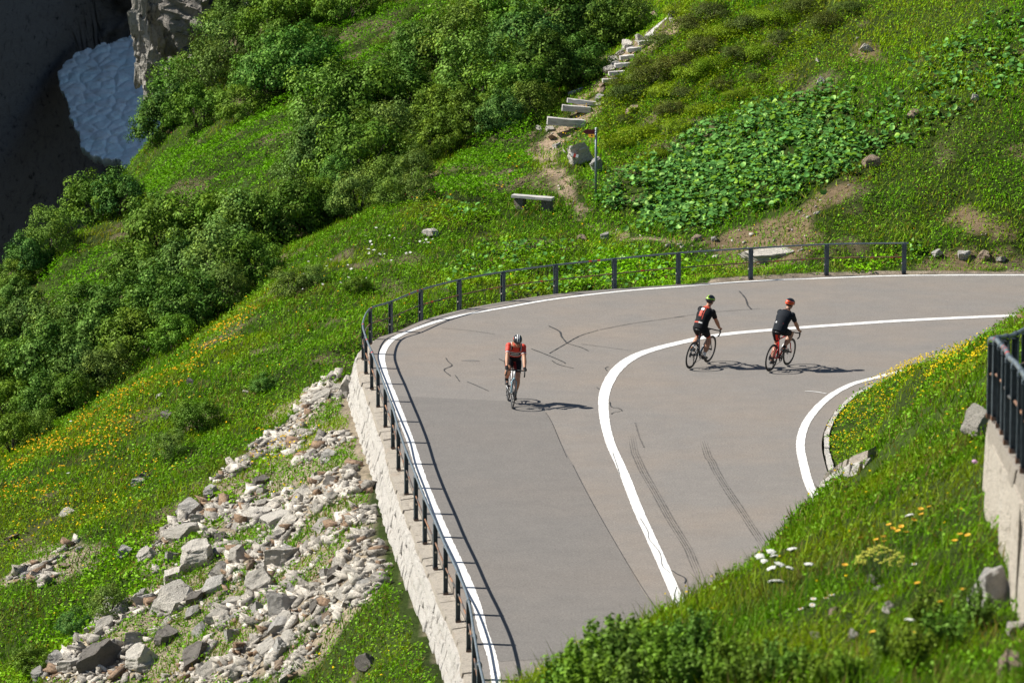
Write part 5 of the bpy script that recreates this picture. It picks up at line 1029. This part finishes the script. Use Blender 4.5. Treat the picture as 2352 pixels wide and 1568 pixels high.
def limb(m, a, b, ra, rb, mid=None, n=6):
    pts = []; rs = []
    for i in range(n+1):
        t = i/n; pts.append(a.lerp(b, t)); r = ra*(1-t)+rb*t
        if mid: r += mid*math.sin(math.pi*min(1, t*1.25))
        rs.append(max(r, .01))
    m.tube(pts, rs, 12)
def make_rider(root, pr, pl, spec):
    a = math.radians(spec['torso']); hipc = Vector((.235, 0, 1.005)); ax = Vector((math.cos(a), 0, math.sin(a))); back = Vector((-math.sin(a), 0, math.cos(a))); SL = .485
    sc = hipc+ax*SL; spine = [hipc-ax*.06, hipc+ax*.06+back*.012, hipc+ax*.17+back*.035, hipc+ax*.30+back*.045, hipc+ax*.42+back*.02, sc+ax*.03]
    rad = [(.145, .115), (.165, .125), (.160, .115), (.182, .125), (.182, .112), (.11, .08)]
    neck0 = sc+ax*.02; hc = neck0+Vector(spec['head']); hr = Euler((0, math.radians(spec['nod']), math.radians(spec.get('turn', 0)))).to_matrix()
    sh = {s: sc-ax*.045+Vector((0, s*.165, -.004)) for s in (-1, 1)}; hand = {s: Vector((.955, s*.207, .905)) for s in (-1, 1)}
    el = {s: ik(sh[s], hand[s]+Vector((-.035, 0, .02)), .285, .275, Vector((-.5, s*spec['elbow'], -.7))) for s in (-1, 1)}
    wr = {s: hand[s]+Vector((-.045, 0, .022)) for s in (-1, 1)}
    ped = {-1: pr+Vector((0, -.115, 0)), 1: pl+Vector((0, .115, 0))}; hip = {s: hipc+Vector((.0, s*.09, -.02)) for s in (-1, 1)}
    ank = {s: ped[s]+Vector((-.105, -s*.005, .105)) for s in (-1, 1)}; kn = {s: ik(hip[s], ank[s], .44, .44, Vector((1, s*.10, .35))) for s in (-1, 1)}
    # the body: one surface
    m = MB(); m.tube(spine, rad, 20, side=(0, 1, 0)); m.ball(hipc, (.12, .165, .12), 16, 10); m.tube([sc, neck0.lerp(hc, .55)], [.062, .055], 12); m.tube([neck0.lerp(hc, .3), hc-hr@Vector((.01, 0, .02))], [.055, .056], 12)
    m.ball(hc, (.098, .076, .112), 18, 12, 0, hr); m.ball(hc+hr@Vector((.035, 0, -.055)), (.062, .055, .06), 14, 9, 0, hr); m.ball(hc+hr@Vector((.075, 0, -.095)), (.026, .03, .022), 10, 7, 0, hr)
    m.tube([hc+hr@Vector((.088, 0, .012)), hc+hr@Vector((.118, 0, -.032)), hc+hr@Vector((.092, 0, -.042))], [.010, .016, .012], 8); m.ball(hc+hr@Vector((.091, 0, -.064)), (.012, .026, .010), 8, 6, 0, hr)
    for s in (-1, 1):
        m.ball(hc+hr@Vector((-.005, s*.078, -.008)), (.022, .012, .034), 8, 6, 0, hr); m.ball(sh[s], .066, 14, 10); limb(m, sh[s], el[s], .057, .045, .006); limb(m, el[s], wr[s], .046, .030, .008); m.ball(el[s], .04, 10, 8)
        p = hand[s]; m.ball(p+Vector((-.01, 0, .012)), (.045, .038, .022), 12, 8)
        for k, (oy, ln) in enumerate(((-.026, .9), (-.009, 1.0), (.009, .95), (.026, .8))):     # four fingers curl over the outside of the lever hood, thumb inside
            b0 = p+Vector((.022-.012*k, s*.026, .012)); m.tube([p+Vector((.015-.012*k, s*.012, .016)), b0+Vector((.008, s*.006, 0)), b0+Vector((.010, s*.008, -.026*ln)), b0+Vector((.006, -s*.010, -.045*ln))], [.0095, .0095, .0088, .0078], 7)
        m.tube([p+Vector((-.022, -s*.02, .012)), p+Vector((.004, -s*.036, .004)), p+Vector((.022, -s*.032, -.016))], [.0115, .0105, .0088], 7)
        limb(m, hip[s], kn[s], .095, .060, .010, 8); m.ball(kn[s], .056, 12, 9); limb(m, kn[s], ank[s], .054, .037, .024, 8); m.ball(kn[s].lerp(ank[s], .3)+Vector((-.02, 0, 0)), (.05, .05, .085), 10, 8); m.ball(ank[s], .038, 10, 8); m.tube([ank[s], ank[s]+Vector((.0, 0, -.05)), ped[s]+Vector((.05, 0, .035))], [.036, .036, .03], 10)
    body = remesh(m, 'body', [spec['skin']], .0055, 3, root)
    # jersey
    j = MB(); j.tube([spine[0]-ax*.005]+spine[1:5]+[sc+ax*.015], [(r[0]+.014, r[1]+.013) for r in rad[:5]]+[(.115, .088)], 24, side=(0, 1, 0)); j.tube([sc-ax*.02, neck0.lerp(hc, .28)], [.078, .066], 14)
    if spec.get('pockets'): j.ball(hipc+ax*.07+back*.115, (.07, .12, .035), 14, 9, 0, Euler((0, -a, 0)).to_matrix())
    for s in (-1, 1): j.ball(sh[s], .076, 14, 10); limb(j, sh[s].lerp(el[s], -.02), sh[s].lerp(el[s], .72), .070, .060)
    def paint(c, n):
        q = c-np.array(hipc); s_ = q@np.array(ax); bk = n@np.array(back); y = c[:, 1]; arm = np.abs(y) > .185
        ts = np.zeros(len(c))
        for s in (-1, 1):
            A_ = np.array(sh[s]); D_ = np.array(el[s])-A_; L2 = D_@D_; t_ = (c-A_)@D_/L2; ts = np.where((y*s > .12) & (t_ > .25), t_, ts)
        return spec['paint'](s_, bk, y, ts)
    remesh(j, 'jersey', spec['jmats'], .007, 4, root, paint)
    sh_ = MB(); sh_.tube([hipc-ax*.08, hipc, hipc+ax*.10+back*.01], [(.13, .11), (.165, .128), (.158, .12)], 18, side=(0, 1, 0)); sh_.ball(hipc-Vector((0, 0, .01)), (.128, .172, .125), 16, 10)
    for s in (-1, 1): limb(sh_, hip[s], hip[s].lerp(kn[s], .74), .106, .078, .010, 8)
    def paint_s(c, n):
        r_ = np.zeros(len(c))
        for s in (-1, 1):
            A_ = np.array(hip[s]); D_ = np.array(kn[s])-A_; t_ = (c-A_)@D_/(D_@D_); sel = c[:, 1]*s > .0; r_ = np.where(sel & (t_ > .63), spec['cuff'], r_); r_ = np.where(sel & (t_ > .15) & (t_ < .63) & (n[:, 1]*(-s) > .35) & (s == spec['panel']), 1, r_)
        return r_
    remesh(sh_, 'shorts', [M['lycra'], spec['trim']], .007, 4, root, paint_s)
    for s in (-1, 1):
        MB().tube([kn[s].lerp(ank[s], spec['sock']), kn[s].lerp(ank[s], .97), ank[s]+Vector((.01, 0, -.035))], [.046, .041, .042], 12).build('sock', spec['sock_m'], root, True)
        sm = MB(); hl = ank[s]+Vector((-.045, 0, -.075)); sm.tube([hl+Vector((-.012, 0, .01)), hl+Vector((.03, 0, .02)), ped[s]+Vector((-.03, 0, .045)), ped[s]+Vector((.05, 0, .03)), ped[s]+Vector((.105, 0, .022))], [(.028, .03), (.037, .042), (.04, .038), (.043, .028), (.022, .016)], 12, side=(0, 1, 0)); sm.tube([ank[s]+Vector((.0, 0, -.015)), hl+Vector((.05, 0, .02))], [.042, .04], 10); remesh(sm, 'shoe', [spec['shoe_m']], .006, 3, root)
        if spec.get('gloves'):
            gm = MB(); p = hand[s]; gm.ball(p+Vector((-.008, 0, .012)), (.052, .046, .03), 12, 8); gm.tube([p+Vector((-.03, 0, .018)), p+Vector((-.075, 0, .04))], [.036, .034], 10); gm.ball(p+Vector((.02, s*.02, .0)), (.034, .024, .036), 10, 8); remesh(gm, 'glove', [M['lycra']], .006, 2, root)
            MB().tube([p+Vector((-.072, 0, .038)), p+Vector((-.092, 0, .054))], [.0355, .034], 12).build('wristband', M['jred'], root, True)
    # helmet, glasses, hair
    hm = MB(); seg, rg = 40, 20; vs = []; 
    for i in range(rg+1):
        th = math.radians(4)+(math.radians(104)-math.radians(4))*i/rg
        for k in range(seg):
            ph = 6.28319*k/seg; x_, y_ = math.sin(th)*math.cos(ph), math.sin(th)*math.sin(ph); rr_ = 1+.012*math.cos(ph*14)*(1 if .2 < i/rg < .85 else 0); vs.append(hc+hr@Vector((.140*x_*rr_*(1.06 if x_ < 0 else 1), .104*y_*rr_, .115*math.cos(th)+.022-(.018 if x_ < -.5 else 0)*i/rg)))
    fs = [(i*seg+k, (i+1)*seg+k, (i+1)*seg+(k+1) % seg, i*seg+(k+1) % seg) for i in range(rg) for k in range(seg)]+[tuple(range(seg))]; hm.add(vs, fs)
    def hmat(f):
        c = sum((vs[i] for i in f), Vector())/len(f); l = hr.inverted()@(c-hc); return spec['helmet'](l.x, l.y, l.z)
    hm.m = [hmat(f) for f in fs]; ho = hm.build('helmet', [M['black_p'], spec['hm1'], spec['hm2']], root, True)
    for s in (-1, 1): MB().tube([hc+hr@Vector((.02, s*.088, .0)), hc+hr@Vector((.03, s*.07, -.07)), hc+hr@Vector((.035, 0, -.112))], .004, 5).build('chin_strap', M['carbon'], ho)
    gl = MB(); vs = []
    for k in range(11):
        t = -1+.2*k; p = Vector((.103-.052*t*t, .074*t, .012)); vs += [hc+hr@(p+Vector((.004, 0, .017))), hc+hr@(p+Vector((0, 0, -.02*(1-.25*(abs(t) < .15)))))]
    gl.add(vs, [(2*k, 2*k+2, 2*k+3, 2*k+1) for k in range(10)]); go = gl.build('sunglasses', M['lens'], root); sol_ = go.modifiers.new('t', 'SOLIDIFY'); sol_.thickness = .003
    MB().ball(hc+hr@Vector((.098, 0, -.068)), (.006, .02, .006), 8, 6, 0, hr).build('mouth', M['lip'], root, True); MB().ball(hc+hr@Vector((-.02, 0, -.03)), (.085, .079, .05), 14, 9, 0, hr).build('hair', M['hair'], root, True)
def cyclist(rear_px, front_px, lean, theta, bike_label, rider_label, frame_m, fork_m, bottle, spec):
    a, b = G(*rear_px), G(*front_px); d = (b-a).normalized(); d = Vector(spec.get('heading', tuple(d))).normalized(); a = Vector((a.x, a.y, 0)) if 'heading' not in spec else (a+b)/2-d*WB/2; yaw = math.atan2(d.y, d.x)
    rot = (Matrix.Rotation(yaw, 3, 'Z') @ Matrix.Rotation(math.radians(lean), 3, 'X')).to_euler(); a.z = .008
    bk = empty('road_bicycle', a, bike_label, 'bicycle', None, rot); th = math.radians(theta); pr, pl = make_bike(bk, frame_m, fork_m, th, bottle)
    rd = empty('person', a, rider_label, 'person', None, rot); make_rider(rd, pr, pl, spec)
def p_red(s, bk, y, t):
    r = np.zeros(len(s)); front = bk < .2; band = front & (s > .20) & (s < .335) & (np.abs(y) < .135); r[band] = 1; lines = band & ((np.abs(s-.215-.35*y*y) < .010) | (np.abs(s-.325+.2*y*y) < .010) | ((np.abs(s-.27) < .014) & (np.abs(y) < .09))); r[lines] = 2
    r[(s < .17)] = 1; r[(s < .05)] = 0; pt = (s > .40) & (np.abs(np.abs(y)-.105) < .028) & (t == 0); r[pt] = 1; r[pt & (np.abs(np.abs(y)-.115) < .008)] = 2; r[(t > .58) & (t < .63)] = 1; r[(t >= .63) & (t < .69)] = 2; return r
def p_left(s, bk, y, t):
    r = np.zeros(len(s)); b_ = bk > .2; r[b_ & (s > .22) & (s < .37) & (y > .012) & (y < .085)] = 1; r[b_ & (s >= .385) & (s < .45) & (y > .0) & (y < .09)] = 2; r[b_ & (s > .16) & (s < .47) & (y > -.035) & (y < -.018)] = 1
    r[b_ & (s > .055) & (s < .085) & (y > .03)] = 1; r[b_ & (s > .055) & (s < .085) & (y <= .03) & (y > -.07)] = 2; r[(s > .475) & (np.abs(y) < .075)] = 1; r[t > .66] = 1; return r
def p_right(s, bk, y, t):
    r = np.zeros(len(s)); r[(bk > .1) & (np.hypot(s-.12, y-.10) < .022)] = 2; r[(bk > .0) & (np.hypot(s-.12, y+.09) < .012)] = 1; return r
def h_stripes(x, y, z): return 1 if (.010 < abs(y) < .030 and z > .05 and x > -.1) else 2 if (abs(y) > .082 and -.02 < z < .06 and x < .03) else 0
def h_lime(x, y, z): return 1 if (.035 < z < .066 and x < .09) or (.018 < y < .045 and z > .06 and x < .05) else 0
def h_orange(x, y, z): return 1 if (z < .07 and x < .05 and not (.022 < z < .034)) else 0
cyclist((1168.8, 921.7), (1173.2, 936.4), -6, 100, 'white and pale blue road bicycle ridden towards the photo by the red rider', 'person in red jersey and striped black helmet riding towards us on the outer lane', M['frame_white'], M['cyan'], M['orange_p'],
        dict(torso=53, head=(.15, 0, .115), nod=28, elbow=.75, skin=M['skin'], jmats=[M['jred'], M['lycra'], M['jwhite']], paint=p_red, cuff=0, panel=1, trim=M['jmaroon'], sock=.78, sock_m=M['lycra'], shoe_m=M['carbon'], gloves=True, helmet=h_stripes, hm1=M['white_p'], hm2=M['orange_p'], heading=(.10, -1, 0)))
cyclist((1583.7, 843.9), (1626.7, 835.5), 9, -35, 'dark blue road bicycle ridden away on the centre line', 'person in black jersey with orange and white back panels and lime helmet riding away', M['frame_blue'], M['frame_blue'], None,
        dict(torso=60, head=(.085, 0, .18), nod=10, turn=-8, elbow=.4, skin=M['skin_b'], jmats=[M['lycra'], M['jorange'], M['jwhite']], paint=p_left, cuff=1, panel=-1, trim=M['jorange'], sock=.52, sock_m=M['jwhite'], shoe_m=M['carbon'], helmet=h_lime, hm1=M['lime_p'], hm2=M['lime_p'], heading=(.47, .88, 0)))
cyclist((1764.7, 850.6), (1812.2, 841.8), 8, 72, 'red road bicycle ridden away on the inner lane', 'person in plain black kit and orange red helmet riding away on the inner lane', M['frame_red'], M['frame_red'], M['white_p'],
        dict(torso=55, head=(.095, 0, .175), nod=14, turn=-14, elbow=.45, skin=M['skin_b'], jmats=[M['navy'], M['jmaroon'], M['jwhite']], paint=p_right, cuff=0, panel=1, trim=M['jred'], pockets=True, sock=.86, sock_m=M['lycra'], shoe_m=M['carbon'], helmet=h_orange, hm1=M['orange_p'], hm2=M['orange_p'], heading=(.49, .87, 0)))
bpy.context.view_layer.update()
